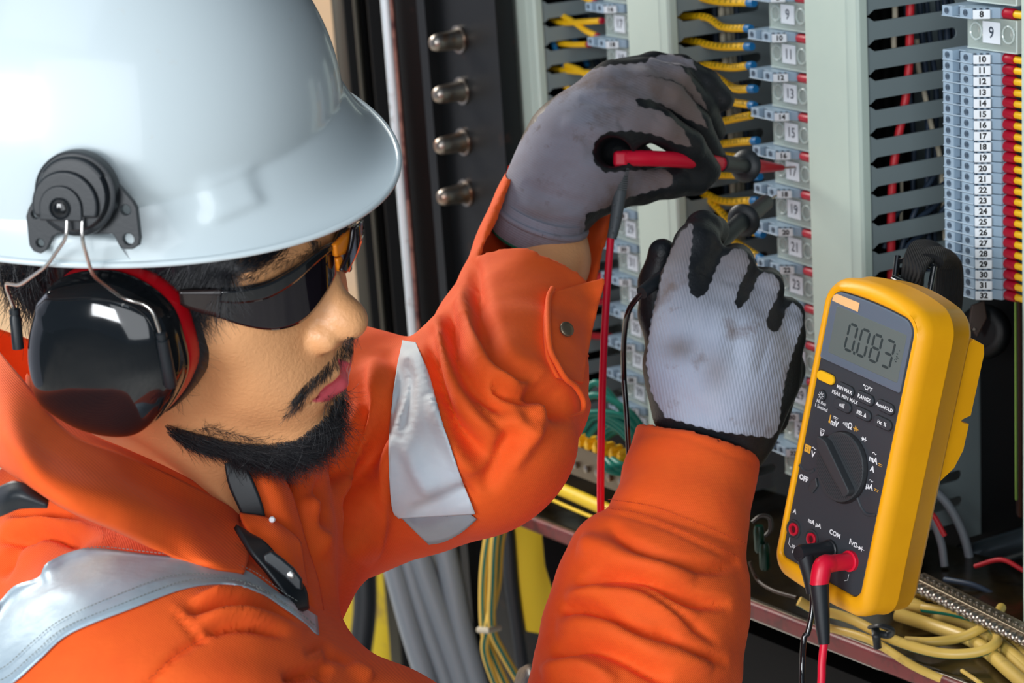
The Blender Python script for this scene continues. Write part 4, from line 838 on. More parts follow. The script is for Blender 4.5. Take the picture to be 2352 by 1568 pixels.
mb.out('grip_ribs', M['mdial'], dial, smooth=False)
mb = MB(); kn = [(-19, -3.4), (-20.5, -2), (-20.5, 2), (-19, 3.4), (17, 4.6), (22.6, 1.8), (24.2, 0), (22.6, -1.8), (17, -4.6)]
mb.prism([dc0 + (a*D3 + b*E3)*.001 - MN*.002 for a, b in kn], MN*.0078); o = mb.out('knob', M['mdial'], dial, smooth=False); bevel(o, .0009, 3)
mb = MB(); mb.prism([ml(*q, 0) for q in ((-24.6, -31.5), (-25.6, -37.5), (-21, -38.5), (-17.8, -32.5), (-20.6, -27.5))], MN*.0018); o = mb.out('dial_stop', M['mdial'], dial, smooth=False); bevel(o, .0006, 2)
# jacks
for (x, nm) in ((-32.2, 'r'), (-14.8, 'r'), (3.6, 'b'), (22.6, 'rb')):
    mb = MB(); mb.lathe(ml(x, -68.0, -3), MN, [(0, .0066), (.0034, .0066), (.0042, .0063), (.0042, .0056), (.0034, .0052), (.0030, .0044), (.0030, .0001)], 30); jk = mb.out('jack', M['mdial'], mm); auto_smooth(jk, 35)
    mb = MB(); mb.lathe(ml(x, -68.0, 0), MN, [(0, .0042), (.0012, .0042), (.0014, .0038), (.0014, .0026), (.0002, .0024), (.0002, .0001)], 24); mb.out('socket', M['jackr'] if nm != 'b' else M['ink'], jk)
    mb = MB(); mb.lathe(ml(x, -68.0, .25), MN, [(0, .0023), (.0001, .0023)], 16); mb.out('socket_hole', mat('deep_red', (.06, .002, .006), .6), jk)
# hanging strap: black loop clip and webbing above the meter
st_ = thing('hanging_strap', 'black webbing strap looped through a plastic clip above the multimeter', 'strap', P(2120, 640, 1.46))
mb = MB(); fr_ = [P(*q) for q in ((2062, 588, 1.455), (2056, 638, 1.45), (2092, 662, 1.43), (2136, 676, 1.42), (2146, 612, 1.42))]
mb.tube([fr_[0], fr_[1]], .0022, 8); mb.tube([fr_[1], fr_[3]], .0042, 8, flat=.6); mb.tube([P(2132, 690, 1.42), fr_[4]], .0022, 8); mb.tube([P(2060, 600, 1.455), P(2108, 590, 1.44), fr_[4]], .0022, 8); mb.tube([P(2140, 684, 1.42), P(2128, 715, 1.42)], .004, 8)
mb.out('clip', M['blackg'], st_)
rows = [[(2072, 640, 1.452), (2080, 590, 1.440), (2100, 556, 1.455), (2150, 560, 1.49), (2178, 600, 1.50), (2180, 700, 1.50)], [(2118, 658, 1.43), (2122, 622, 1.415), (2148, 598, 1.43), (2176, 610, 1.47), (2182, 650, 1.49), (2180, 720, 1.49)]]
g = [[P(*q) for q in r] for r in rows]; g.insert(1, [(np.array(a) + b)/2 for a, b in zip(g[0], g[1])]); V2, F2, _ = patch(g, 8, 6); o = mesh('webbing', V2, F2, M['web'], st_, fixn=False); solid(o, .003, 0)
mb = MB(); mb.tube(spline([P(2135, 600, 1.43), P(2150, 585, 1.44), P(2172, 600, 1.47), P(2178, 650, 1.48), P(2172, 720, 1.49)], 6), [.010]*13 + [.011]*12, 14, flat=.6); mb.out('strap_roll', M['web'], st_)
# ------------------------------------------------------------------ test leads
def leadtube(pts, r, m, name, parent, n=8, sides=14, ref=None):
    mb = MB(); c = spline([np.asarray(q) if len(q) == 3 and not isinstance(q, tuple) else P(*q) for q in pts], n); R = r if np.ndim(r) == 0 else spline(np.array(r)[:, None], n)[:, 0]; mb.tube(c, R, sides); return mb.out(name, m, parent)
rl = thing('red_test_lead', 'red test lead running from the probe in the left glove to the multimeter', 'test lead', P(1415, 370, 1.49))
jv = ml(22.6, -68, 0); jend = ml(22.6, -68, 0) + MN*.030
mb = MB(); mb.lathe(jv - MN*.001, MN, [(0, .0066), (.0035, .0068), (.004, .0064), (.004, .0056), (.010, .0054), (.022, .0056), (.0225, .0001)], 28); pg = mb.out('plug', M['redc'], rl); auto_smooth(pg, 35)
pd = nz(P(1922, 1330, 1.325) - P(1932, 1272, 1.325)); pe = jv + MN*.021
mb = MB(); mb.tube(spline([pe - MN*.004 + 0*pd, pe + MN*.003 + pd*.0005, pe + MN*.004 + pd*.006, pe + MN*.0038 + pd*.0135], 5), [.0056, .0058, .0060, .0061, .0061, .0061, .0061, .0061, .0062, .0062, .0062, .0062, .0062, .0061, .0060, .0060], 16); mb.out('elbow', M['redc'], pg)
q0 = pe + MN*.0038 + pd*.0125; x0_, y0_, z0_ = px(q0)
leadtube([q0, P(x0_*.7 + 1893*.3, y0_*.7 + 1478*.3, z0_), P(x0_*.3 + 1893*.7, y0_*.3 + 1478*.7, z0_), P(1893, 1478, z0_)], [.0062, .0056, .0046, .0036], M['blackp'], 'strain_relief', rl)
leadtube([P(1893, 1474, z0_), P(1888, 1520, z0_), P(1882, 1600, z0_), P(1840, 1800, 1.35), P(1700, 1950, 1.37), P(1520, 1850, 1.40), P(1400, 1500, 1.43), P(1381, 1210, 1.44), P(1381, 1000, 1.455), P(1387, 800, 1.47), P(1396, 640, 1.48), P(1403, 545, 1.485)], .0026, M['redc'], 'cable', rl, n=10)
Zr = 1.485
mb = MB(); mb.tube(spline([P(1428, 363, Zr), P(1500, 364, Zr + .006), P(1575, 368, 1.512), P(1662, 376, 1.555)], 6), .0056, 20); prb = mb.out('probe_handle', M['redc'], rl)
mb = MB(); mb.cbox(P(1425, 366, Zr), XC, YC, FW, .0105, .0115, .0108); o = mb.out('elbow_block', M['redc'], prb, smooth=False); bevel(o, .003, 4)
mb = MB(); mb.tube([P(1470, 363.5, Zr+.003), P(1474, 363.5, Zr+.0035)], .0058, 20); mb.out('joint_line', M['redp'], prb)
mb = MB(); a, b_ = P(1655, 374, 1.55), P(1725, 383, 1.60); mb.tube([a, a + (b_-a)*.75, b_], [.0066, .0056, .0056], 18); mb.out('finger_collar', M['blackp'], prb)
mb = MB(); a = P(1712, 381, 1.592); d = nz(P(1800, 386, 1.655) - a); mb.lathe(a - d*.003, d, [(0, .007), (.002, .0115), (.0035, .0125), (.0045, .0115), (.005, .006), (.006, .0055)], 28); mb.out('finger_guard', M['blackp'], prb)
mb = MB(); mb.tube([a + d*.002, P(1740, 382, 1.61), P(1796, 385, 1.652)], [.0058, .0054, .0024], 16); mb.out('probe_sleeve', M['redf'], prb)
mb = MB(); mb.tube([P(1792, 385, 1.649), P(1826, 384, 1.672)], [.0011, .0009], 8); mb.out('probe_tip', M['steel'], prb)
leadtube([P(1431, 372, Zr), P(1425, 430, Zr), P(1415, 500, Zr), P(1405, 548, Zr)], [.0046, .0046, .0042, .0034], mat('grey_strain_relief', (.075, .09, .10), .5), 'strain_relief', rl)
mb = MB()
for k in range(10): q = P(1434 - k*.6, 388 + k*5.2, Zr - .0046); mb.cbox(q, XC, YC, FW, .0066, .0008, .0009)
for k, (x, y) in enumerate(((1411, 470), (1418, 500), (1405, 520), (1408, 535), (1420, 460))): mb.lathe(P(x, y, Zr - .0035), -FW, [(0, .0008), (.0008, .0008)], 8)
mb.out('ribs', M['blackp'], rl, smooth=False)
bl = thing('black_test_lead', 'black test lead running from the probe in the right glove to the multimeter', 'test lead', P(1475, 670, 1.46))
jc = ml(3.6, -68, 0); mb = MB(); mb.lathe(jc - MN*.001, MN, [(0, .0064), (.003, .0066), (.0035, .0058), (.012, .0056), (.0265, .0056), (.0295, .0048), (.0300, .0001)], 26); pg = mb.out('plug', M['blackp'], bl); auto_smooth(pg, 35)
pe = jc + MN*.0245; x0_, y0_, z0_ = px(pe)
leadtube([P(x0_ + 4, y0_ + 6, z0_), P(x0_ + 16, y0_ + 50, z0_), P(x0_ + 22, y0_ + 92, z0_)], [.0056, .0050, .0040], M['blackp'], 'strain_relief', bl)
leadtube([P(x0_ + 22, y0_ + 88, z0_), P(x0_ + 22, y0_ + 130, z0_), P(x0_ + 12, y0_ + 180, z0_), P(x0_ + 2, 1470, z0_), P(x0_ - 2, 1560, z0_), P(1840, 1750, 1.33), P(1700, 1880, 1.37), P(1540, 1760, 1.40), P(1460, 1400, 1.46), P(1447, 1100, 1.47), P(1440, 960, 1.47), P(1433, 860, 1.47), P(1434, 770, 1.45), P(1446, 710, 1.43), P(1482, 664, 1.421)], .00195, M['blackg'], 'cable', bl, n=10)
mb = MB(); mb.tube([P(1474, 672, 1.420), P(1512, 643, 1.430), P(1560, 618, 1.465), P(1640, 572, 1.50)], [.0044, .0050, .006, .0064], 16); prb = mb.out('probe_handle', M['blackp'], bl)
mb = MB(); mb.tube([P(1630, 577, 1.498), P(1690, 520, 1.54), P(1712, 503, 1.555)], [.0066, .0064, .0074], 18); mb.out('finger_collar', M['blackp'], prb)
a = P(1708, 506, 1.552); d = nz(P(1755, 468, 1.59) - a); mb = MB(); mb.lathe(a - d*.004, d, [(0, .007), (.002, .0115), (.004, .0125), (.0052, .0115), (.006, .006)], 28); mb.out('finger_guard', M['blackp'], prb)
mb = MB(); mb.tube([a, P(1735, 485, 1.575), P(1760, 464, 1.595)], [.0062, .0062, .0058], 16); mb.out('probe_sleeve', M['blackp'], prb)
mb = MB(); mb.tube([P(1756, 467, 1.593), P(1783, 449, 1.615)], [.0011, .0009], 8); mb.out('probe_tip', M['steel'], prb)
# ------------------------------------------------------------------ the technician
def fr3(al, ep, ps):
    F0 = np.array([math.cos(al), math.sin(al), 0]); U0 = np.array([-math.sin(al), math.cos(al), 0]); R0 = np.array([0, 0, 1.])
    R = math.cos(ep)*R0 - math.sin(ep)*U0; Uu = math.cos(ep)*U0 + math.sin(ep)*R0
    return [cv(*v) for v in (math.cos(ps)*F0 + math.sin(ps)*R, math.cos(ps)*R - math.sin(ps)*F0, Uu)]
HF, HR, HU = fr3(-.0047, .597, .4015); HC = P(414, 590, 1.15); HS = .893
HM = np.stack([HF, HR, HU])                                        # rows: forward, his right, up
def hl(f, r, u): return HC + HS * (f*HF + r*HR + u*HU)
SR, ER, WR = P(330, 1690, 1.10), P(1290, 2010, 1.27), P(1612, 1040, 1.43)
SL, EL, WL = P(800, 1030, 1.40), P(1095, 1010, 1.33), P(1262, 600, 1.495)
NB = P(440, 1260, 1.27); TB = P(270, 1500, 1.30); TE = P(200, 2250, 1.38)
def head_sdf(p):
    q = (p - HC) @ HM.T / HS; q = q.copy(); qs = q.copy(); qs[:, 1] = np.abs(qs[:, 1])
    d = ell(q, (-.014, 0, .052), (.101, .077, .088))
    d = smin(d, ell(q, (.036, 0, -.028), (.060, .059, .078)), .03)
    d = smin(d, ell(q, (.050, 0, .012), (.046, .062, .058)), .02)
    d = smin(d, cap(qs, (.004, .050, -.058), (.070, .016, -.098), .018, .016), .028)
    d = smin(d, ell(qs, (.078, 0, -.096), (.021, .022, .018)), .022)
    d = smin(d, cap(qs, (.060, .046, -.008), (.030, .060, .000), .016, .012), .022)      # cheekbone
    d = smin(d, ell(qs, (.066, .030, -.040), (.026, .024, .030)), .022)                  # cheek
    d = smin(d, cap(qs, (.088, .010, .037), (.074, .046, .038), .010, .009), .014)       # brow
    d = smax(d, -ell(qs, (.104, .032, .014), (.018, .017, .013)), .014)                  # eye socket
    d = smin(d, ell(qs, (.081, .031, .015), (.012, .013, .010)), .006)                   # closed lid
    d = smin(d, ell(q, (.083, 0, -.058), (.022, .036, .034)), .018)                      # muzzle
    d = smin(d, cap(q, (.089, 0, .034), (.1045, 0, -.010), .0075, .0095), .012)           # nose bridge
    d = smin(d, ell(q, (.1095, 0, -.0165), (.0150, .0138, .0125)), .010)
    d = smin(d, ell(qs, (.0995, .0150, -.0225), (.0135, .0085, .0100)), .0035)           # wings
    d = smin(d, cap(q, (.109, 0, -.026), (.101, 0, -.033), .0042, .0045), .005)          # columella
    d = smax(d, -ell(qs, (.1055, .0078, -.0310), (.006, .0042, .0038)), .003)            # nostril
    d = smin(d, cap(qs, (.1035, .006, -.0515), (.092, .0265, -.0610), .0052, .0028), .0045)   # upper lip
    d = smin(d, cap(qs, (.1030, 0, -.0635), (.092, .0250, -.0625), .0072, .0030), .0045)      # lower lip
    d = smax(d, -cap(qs, (.1135, 0, -.0572), (.0945, .0290, -.0618), .0016, .0012), .0025)    # line between the lips
    d = smax(d, -ell(q, (.108, 0, -.0405), (.004, .0028, .007)), .004)                        # philtrum
    d = smax(d, -ell(q, (.1075, 0, -.079), (.008, .017, .005)), .008)                         # under the lip
    d = smin(d, ell(qs, (-.004, .076, -.002), (.017, .007, .028)), .006)                      # ear
    return d * HS
def body_sdf(p):
    d = head_sdf(p)
    d = smin(d, cap(p, hl(-.018, 0, -.045), NB + .03*HU*0, .050, .058), .03)
    d = smin(d, cap(p, hl(.03, 0, -.085), P(480, 1230, 1.26), .026, .04), .03)
    d = smin(d, cap(p, NB, TB, .055, .085), .04); d = smin(d, cap(p, TB, TE, .085, .10), .04)
    d = smin(d, chain(p, [SR, NB, SL], [.050, .045, .040], .03), .04)
    d = smin(d, chain(p, [SR, ER, P(1470, 1420, 1.36), WR], [.050, .038, .032, .030], .02), .03)
    d = smin(d, chain(p, [SL, EL, P(1165, 830, 1.40), WL, P(1262, 490, 1.515)], [.040, .028, .024, .0245, .0235], .02), .03)
    return d
def axis(lo, hi, f0, f1, fine, coarse):
    a = list(np.arange(lo, f0, coarse)) + list(np.arange(f0, f1, fine)) + list(np.arange(f1, hi, coarse)); return np.array(a)
hb = np.array([hl(f, r, u) for f in (-.12, .135) for r in (-.09, .09) for u in (-.13, .15)]); h0, h1 = hb.min(0), hb.max(0)
h0 = np.maximum(h0, HC - .135)
allp = np.array([SR, ER, WR, SL, EL, WL, NB, TE, TE]); b0, b1 = allp.min(0) - .16, allp.max(0) + .16
b0 = np.minimum(b0, h0 - .02); b1 = np.maximum(b1, h1 + .02)
Vb, Fb = nets(body_sdf, [axis(b0[k], b1[k], h0[k], h1[k], .0019, .006) for k in range(3)])
Vb = relax(Vb, Fb, 1, .4)
person = thing('person', 'person in orange coveralls, white hard hat and dark glasses testing terminals with two probes', 'person', TE * np.array([1, 1, 0]))
q = (Vb - HC) @ HM.T / HS; ar = np.abs(q[:, 1]); t_ = np.clip(ar / .027, 0, 1)
up_ = -.0478 - t_*.0135 + .0016*np.cos(t_*9); dn_ = -.0705 + t_**2*.0095
sdl = np.maximum.reduce([q[:, 2] - up_, dn_ - q[:, 2], ar - .0262, .086 - q[:, 0]]) * 1000
body = mesh('body', Vb, Fb, blend('skin_with_lips', M['lip'], M['skin'], 'lip', -.5, .8), person); vattr(body, 'lip', np.clip(sdl, -10, 10))
# coverall
def cover_sdf(p):
    d = chain(p, [P(330, 1700, 1.11), NB + .01*(-YC), P(790, 1030, 1.41)], [.092, .070, .078], .05)
    d = smin(d, cap(p, P(245, 1440, 1.30), P(170, 2250, 1.38), .115, .14), .06)
    d = smin(d, cap(p, P(622, 1120, 1.238), P(632, 1400, 1.215), .030, .030), .03)
    R = chain(p, [P(340, 1720, 1.11), P(800, 1845, 1.18), ER], [.090, .074, .068], .03)
    R = smin(R, chain(p, [ER, P(1460, 1560, 1.34), P(1490, 1400, 1.365), P(1510, 1330, 1.38)], [.068, .0575, .057, .054], .02), .02)
    R = smin(R, chain(p, [P(1520, 1320, 1.385), P(1550, 1230, 1.39), P(1632, 900, 1.465)], [.046, .0445, .0425], .01), .003)
    L = chain(p, [SL, P(950, 1040, 1.37), P(1090, 990, 1.34), P(1150, 870, 1.385), P(1175, 800, 1.41)], [.078, .061, .061, .056, .050], .02)
    for q0_, q1_, r_ in ((P(1372, 1278, 1.375), P(1640, 1345, 1.375), .0145), (P(1345, 1368, 1.365), P(1640, 1440, 1.365), .0150), (P(1322, 1462, 1.350), P(1620, 1530, 1.350), .0160)):
        R = smin(R, smax(cap(p, q0_, q1_, r_ + .012, r_ + .008) , cap(p, P(1460, 1560, 1.34), P(1510, 1330, 1.38), .066, .062), .01), .010)
    Rc = chain(p, [P(1520, 1320, 1.385), P(1550, 1230, 1.39), P(1632, 900, 1.465)], [.046, .0445, .0425], .01); Lc = cap(p, P(1190, 770, 1.42), P(1318, 400, 1.522), .052, .046)
    L = smin(L, cap(p, P(1190, 770, 1.42), P(1318, 400, 1.522), .052, .046), .015)
    d = smin(d, R, .04); d = smin(d, L, .02)
    e = P(1272, 527, 1.487); nx = nz(cv(.74, .43, .72)); ax = nz(P(1318, 400, 1.522) - P(1190, 770, 1.42))
    cut = np.where((p - e) @ ax > -.07, smax((p - e) @ nx, -(Lc + .0046), .002), -1)
    near = np.linalg.norm(p - e, axis=1) < .17
    d = np.where(near, smax(d, cut, .003), d)
    axr = nz(P(1632, 900, 1.465) - P(1550, 1230, 1.39)); er = P(1600, 1006, 1.435); nxr = nz(cv(.27, .96, -.12))
    near = np.linalg.norm(p - er, axis=1) < .11
    cut = smax((p - er) @ nxr, -(Rc + .0046), .002)
    d = np.where(near, smax(d, np.where((p - er) @ axr > -.06, cut, -1), .003), d)
    d = smax(d, -cap(p, P(350, 1010, 1.20), P(505, 1100, 1.215), .055, .038), .01)
    return d
lo = np.minimum(b0, WR - .08); hi = np.maximum(b1, WR + .08); hi[2] = P(1200, 380, 1.5)[2]
st = .0027
Vc, Fc = nets(cover_sdf, [np.arange(lo[k], hi[k], st) for k in range(3)])
Vc = relax(Vc, Fc, 2, .5)
FOLDS = [  # right sleeve
 ([(1395,1205),(1440,1245),(1520,1280),(1640,1300),(1700,1290)], 13, -.0045), ([(1330,1250),(1380,1265),(1470,1300),(1600,1325)], 24, .006), ([(1325,1345),(1390,1322),(1480,1330),(1590,1375),(1680,1390)], 13, -.008),
 ([(1300,1385),(1370,1365),(1470,1375),(1600,1430)], 22, .006), ([(1290,1402),(1335,1392),(1380,1405),(1460,1445),(1560,1470)], 11, -.009), ([(1275,1440),(1380,1440),(1500,1500),(1640,1530)], 26, .006),
 ([(1268,1500),(1350,1482),(1440,1510),(1540,1568)], 14, -.008), ([(1380,1350),(1450,1350),(1560,1410),(1650,1480)], 10, -.004), ([(1240,1545),(1330,1530),(1420,1568)], 20, .006), ([(1500,1440),(1580,1490),(1670,1520)], 10, -.005),
 ([(1390,1178),(1470,1190),(1560,1225),(1690,1285)], 5, -.0016, 0), ([(1408,1160),(1500,1180),(1600,1215),(1705,1255)], 5, -.0010, 0), ([(1450,995),(1560,1000),(1740,1070)], 5, -.0007, 0),
 # left forearm
 ([(1085,590),(1105,700),(1130,780),(1175,840),(1245,860)], 16, -.008), ([(1060,650),(1075,760),(1120,850),(1200,890)], 20, .007), ([(1035,700),(1050,800),(1100,900),(1180,960)], 15, -.010), ([(1010,720),(1020,830),(1070,930),(1150,1010)], 22, .008),
 ([(990,760),(1005,860),(1050,970),(1120,1060)], 14, -.010), ([(1000,900),(1040,1010),(1090,1090)], 22, .007), ([(1130,880),(1190,905),(1250,905)], 14, -.006), ([(1150,930),(1200,985),(1240,1000)], 18, .005), ([(1180,980),(1150,1050),(1110,1130)], 20, -.006), ([(1240,900),(1230,980),(1170,1080)], 18, .004),
 ([(1250,895),(1272,910),(1285,935)], 22, -.020, 0), ([(1085,600),(1090,700),(1112,790),(1160,860)], 9, -.005), ([(1030,720),(1045,830),(1090,930),(1150,985)], 9, -.006), ([(1000,800),(1018,900),(1062,1010),(1100,1070)], 8, -.006), ([(1120,870),(1170,910),(1235,925)], 8, -.004),
 # left upper arm and chest
 ([(898,840),(878,960),(835,1100),(800,1230)], 9, -.007), ([(860,900),(820,1020),(770,1130)], 8, -.004),
 ([(905,800),(895,900),(860,1020),(810,1150),(790,1280)], 17, -.014), ([(870,820),(850,930),(800,1060),(740,1180)], 26, .007), ([(845,850),(835,960),(780,1080),(735,1160)], 15, -.006), ([(900,1000),(880,1120),(850,1230),(820,1290)], 26, .008),
 ([(780,1060),(745,1130),(735,1230)], 16, -.010), ([(830,1150),(780,1200),(770,1290)], 22, .006), ([(700,1140),(730,1200),(740,1280)], 20, .006), ([(930,820),(935,900),(925,990)], 12, -.008),
 ([(940,1190),(1010,1160),(1090,1120)], 18, -.006), ([(930,1000),(960,1080),(1000,1140)], 20, .004),
 # shoulder and back
 ([(0,1215),(80,1195),(170,1210),(260,1240)], 16, .005), ([(0,1245),(100,1225),(200,1255)], 10, -.006), ([(30,1190),(120,1180),(230,1215)], 9, -.005), ([(0,1330),(40,1250),(90,1230)], 14, -.004),
 ([(255,1205),(262,1232),(258,1262)], 5, -.0018, 0), ([(390,1372),(410,1400),(440,1425),(485,1468)], 6, .0014), ([(400,1395),(430,1440),(480,1478)], 6, -.0018), ([(470,1460),(400,1510),(350,1568)], 6, -.0035, 0), ([(450,1465),(380,1515),(320,1568)], 5, -.0016, 0),
 ([(430,1400),(520,1385),(620,1395),(690,1440)], 12, -.007), ([(440,1380),(530,1365),(640,1385),(710,1440)], 14, .006), ([(450,1425),(540,1412),(640,1425),(700,1455)], 14, .005), ([(470,1450),(560,1435),(660,1455)], 8, -.005), ([(700,1500),(750,1480),(762,1500),(820,1530)], 9, -.007), ([(650,1560),(720,1540),(770,1500)], 12, -.006), ([(760,1530),(740,1560)], 9, -.006), ([(800,1525),(850,1560)], 12, .006),
 ([(590,1230),(640,1260),(690,1275)], 12, .005), ([(600,1260),(650,1290),(700,1290)], 9, -.005), ([(560,1330),(620,1380),(660,1400)], 8, -.003),
]
FOLDS = [(f_[0], f_[1], f_[2] * (1.5 if abs(f_[2]) > .003 else 1), *f_[3:]) for f_ in FOLDS]
Vc = sculpt(Vc, Fc, FOLDS); Vc = relax(Vc, Fc, 1, .3)
nrm = normals(Vc, Fc)
ph = Vc @ np.array([60., 23., 31.]); ph2 = Vc @ np.array([-27., 55., 48.])
Vc = Vc + nrm * (.0011 * np.sin(ph + 1.7 * np.sin(ph2)) * np.sin(ph2 * .7 + 1.1))[:, None]
coverall = mesh('coverall', Vc, Fc, M['orange'], person)
CT = BVHTree.FromPolygons([tuple(v) for v in Vc], [tuple(map(int, f)) for f in Fc])
BT = BVHTree.FromPolygons([tuple(v) for v in Vb], [tuple(map(int, f)) for f in Fb])
def hit(x, y, tree=None, off=.0012, fall=1.3):
    d = P(x, y, 1) - CAM; h = (tree or CT).ray_cast(Vector(CAM), Vector(nz(d)))
    if h[0] is None: return (P(x, y, fall), -FW) if fall else (None, None)
    n = np.array(h[1]); n = n if n @ nz(d) < 0 else -n
    return np.array(h[0]) + n * off, n
def drape(name, A, B, m, parent, n=90, k=14, off=.0026, th=.0009, tree=None):
    'cloth strip between two pixel edges, laid on the coverall'
    a = spline(A, 12); b = spline(B, 12)
    ra = lambda c: np.stack([np.interp(np.linspace(0, 1, n), np.r_[0, np.cumsum(np.hypot(*np.diff(c, axis=0).T))] / np.hypot(*np.diff(c, axis=0).T).sum(), c[:, j]) for j in (0, 1)], 1)
    a, b = ra(a), ra(b); Z = np.full((n, k), np.nan); D = np.zeros((n, k, 3))
    for i in range(n):
        for j in range(k):
            t = j / (k - 1); c = a[i] * (1 - t) + b[i] * t; D[i, j] = P(c[0], c[1], 1) - CAM; h, _ = hit(c[0], c[1], tree, off, None)
            if h is not None: Z[i, j] = (h - CAM) @ FW
    Zh = Z.copy(); md_ = np.nanmedian(Z, axis=1, keepdims=True); md_ = np.where(np.isnan(md_), np.nanmedian(Z), md_); Z = np.where(np.abs(Z - md_) > .045, np.nan, Z)
    for _ in range(60):
        if not np.isnan(Z).any(): break
        Q_ = np.pad(Z, 1, constant_values=np.nan); nb = np.stack([Q_[:-2, 1:-1], Q_[2:, 1:-1], Q_[1:-1, :-2], Q_[1:-1, 2:]])
        with np.errstate(all='ignore'):
            import warnings; warnings.simplefilter('ignore'); av = np.nanmean(nb, axis=0)
        Z = np.where(np.isnan(Z), av, Z)
    for _ in range(6): Q_ = np.pad(Z, 1, mode='edge'); Z = np.minimum(Z + .0004, (Q_[:-2, 1:-1] + Q_[2:, 1:-1] + Q_[1:-1, :-2] + Q_[1:-1, 2:]) / 4)
    Z = np.fmin(Z, Zh - .0004); V = CAM + D * Z[..., None]
    o = mesh(name, V.reshape(-1, 3), grid_faces(n, k), m, parent, fixn=False); md = solid(o, th, 0); return o
def stitches(pl, parent, m, on=5.5, gap=3.5, r=.00022, tree=None, name='stitching'):
    c = spline(pl, 14) if len(pl) > 2 else np.array([np.array(pl[0]) + (np.array(pl[1]) - pl[0]) * t for t in np.linspace(0, 1, 20)])
    s = np.r_[0, np.cumsum(np.hypot(*np.diff(c, axis=0).T))]; mb = MB(); t = 0
    while t + on < s[-1]:
        q = [hit(np.interp(u, s, c[:, 0]), np.interp(u, s, c[:, 1]), tree, .0022)[0] for u in (t, t + on / 2, t + on)]; mb.tube(q, r, 5); t += on + gap
    return mb.out(name, m, parent)
T1a = [(-260,1640),(-130,1490),(-30,1405),(0,1380),(35,1345),(90,1325),(112,1290),(200,1260),(330,1272),(460,1288),(560,1308),(640,1362),(700,1398),(728,1415)]
T1b = [(-200,1800),(-100,1680),(-30,1600),(30,1568),(90,1515),(160,1455),(300,1398),(430,1350),(530,1342),(600,1362),(650,1395),(700,1430),(722,1452),(732,1458)]
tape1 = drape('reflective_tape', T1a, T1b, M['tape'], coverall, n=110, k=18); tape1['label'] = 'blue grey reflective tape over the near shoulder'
lerp = lambda A, B, t: [(a[0]*(1-t) + b[0]*t, a[1]*(1-t) + b[1]*t) for a, b in zip(A, B)]
BTt = None
for t_ in (.06, .93, .80): stitches(lerp(T1a, T1b, t_)[1:-1], tape1, M['thread'])
T2a = [(925,782),(906,880),(896,980),(893,1060),(900,1165),(915,1190)]; T2b = [(955,786),(985,860),(1010,950),(1042,1050),(1068,1120),(1092,1180)]
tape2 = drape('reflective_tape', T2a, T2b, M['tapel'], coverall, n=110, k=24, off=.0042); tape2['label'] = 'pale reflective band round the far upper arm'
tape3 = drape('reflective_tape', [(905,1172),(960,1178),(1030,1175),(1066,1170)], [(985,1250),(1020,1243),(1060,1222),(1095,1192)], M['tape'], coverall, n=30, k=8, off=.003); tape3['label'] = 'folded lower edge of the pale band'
stitches([(903,1172),(960,1182),(1030,1180),(1070,1172)], tape2, M['thread'], 8, 3, .0003)
for x_ in range(4): stitches([(905 + 2*x_, 1092 + 16*x_), (930, 1100 + 14*x_)], tape2, M['thread'], 9, 1, .0003)
# collar, lapel, cuff details
def sheet(name, rails, m, parent, th=.0022, su=8, sv=6, stroke=None):
    V, F_, sh = patch([[P(*q_) for q_ in r] for r in rails], su, sv)
    if stroke: V = sculpt(V, F_, stroke)
    o = mesh(name, V, F_, m, parent, fixn=False); solid(o, th, 0); return o, V, F_
def over(rows, offs):
    out = []
    for r, of in zip(rows, offs):
        q = []
        for x, y, z in r:
            h = hit(x, y, CT, 0, None)[0]; q.append((x, y, min(z, (h - CAM) @ FW - of) if h is not None and x > 200 else z))
        out.append(q)
    return out
coll, Vk, Fk = sheet('collar', over([[(120,800,1.42),(-80,730,1.38),(-110,730,1.28),(-40,765,1.20),(40,860,1.13),(150,990,1.105),(280,1045,1.12),(400,1098,1.14),(500,1150,1.175),(548,1182,1.195)],
    [(130,850,1.44),(-100,790,1.38),(-120,785,1.27),(-50,830,1.17),(20,920,1.10),(120,1040,1.075),(260,1090,1.09),(390,1140,1.125),(490,1185,1.16),(548,1205,1.185)],
    [(130,910,1.45),(-130,880,1.37),(-140,885,1.25),(-60,930,1.14),(20,1010,1.065),(120,1095,1.045),(270,1150,1.06),(400,1195,1.10),(500,1228,1.14),(574,1245,1.17)],
    [(130,970,1.45),(-150,960,1.37),(-150,965,1.26),(-60,1010,1.15),(40,1085,1.06),(140,1150,1.04),(270,1205,1.06),(400,1255,1.095),(490,1285,1.125),(568,1285,1.155)],
    [(130,1000,1.44),(-140,985,1.37),(-140,985,1.28),(-60,1030,1.16),(50,1100,1.075),(150,1165,1.055),(280,1222,1.075),(400,1280,1.105),(490,1305,1.13),(560,1317,1.155)]], (-1, .004, .010, .009, .004)), M['orange'], coverall, su=10, sv=8,
    stroke=[([(190,1110),(300,1160),(420,1200),(520,1225)], 18, -.0025), ([(120,1060),(230,1110),(330,1120)], 14, -.002), ([(140,1080),(260,1140),(400,1165)], 16, .0015)])
coll['label'] = 'broad turned-down collar leaf'
sheet('inner_collar', [[(60,860,1.19),(120,930,1.165),(200,995,1.145),(290,1035,1.15),(400,1085,1.165),(500,1140,1.19),(552,1178,1.21)], [(60,900,1.16),(120,970,1.14),(200,1030,1.12),(300,1070,1.125),(400,1118,1.15),(500,1170,1.178),(548,1200,1.198)], [(60,940,1.15),(120,1000,1.13),(200,1060,1.115),(300,1105,1.12),(400,1150,1.145),(480,1195,1.165),(540,1222,1.185)]], M['orange'], coverall)
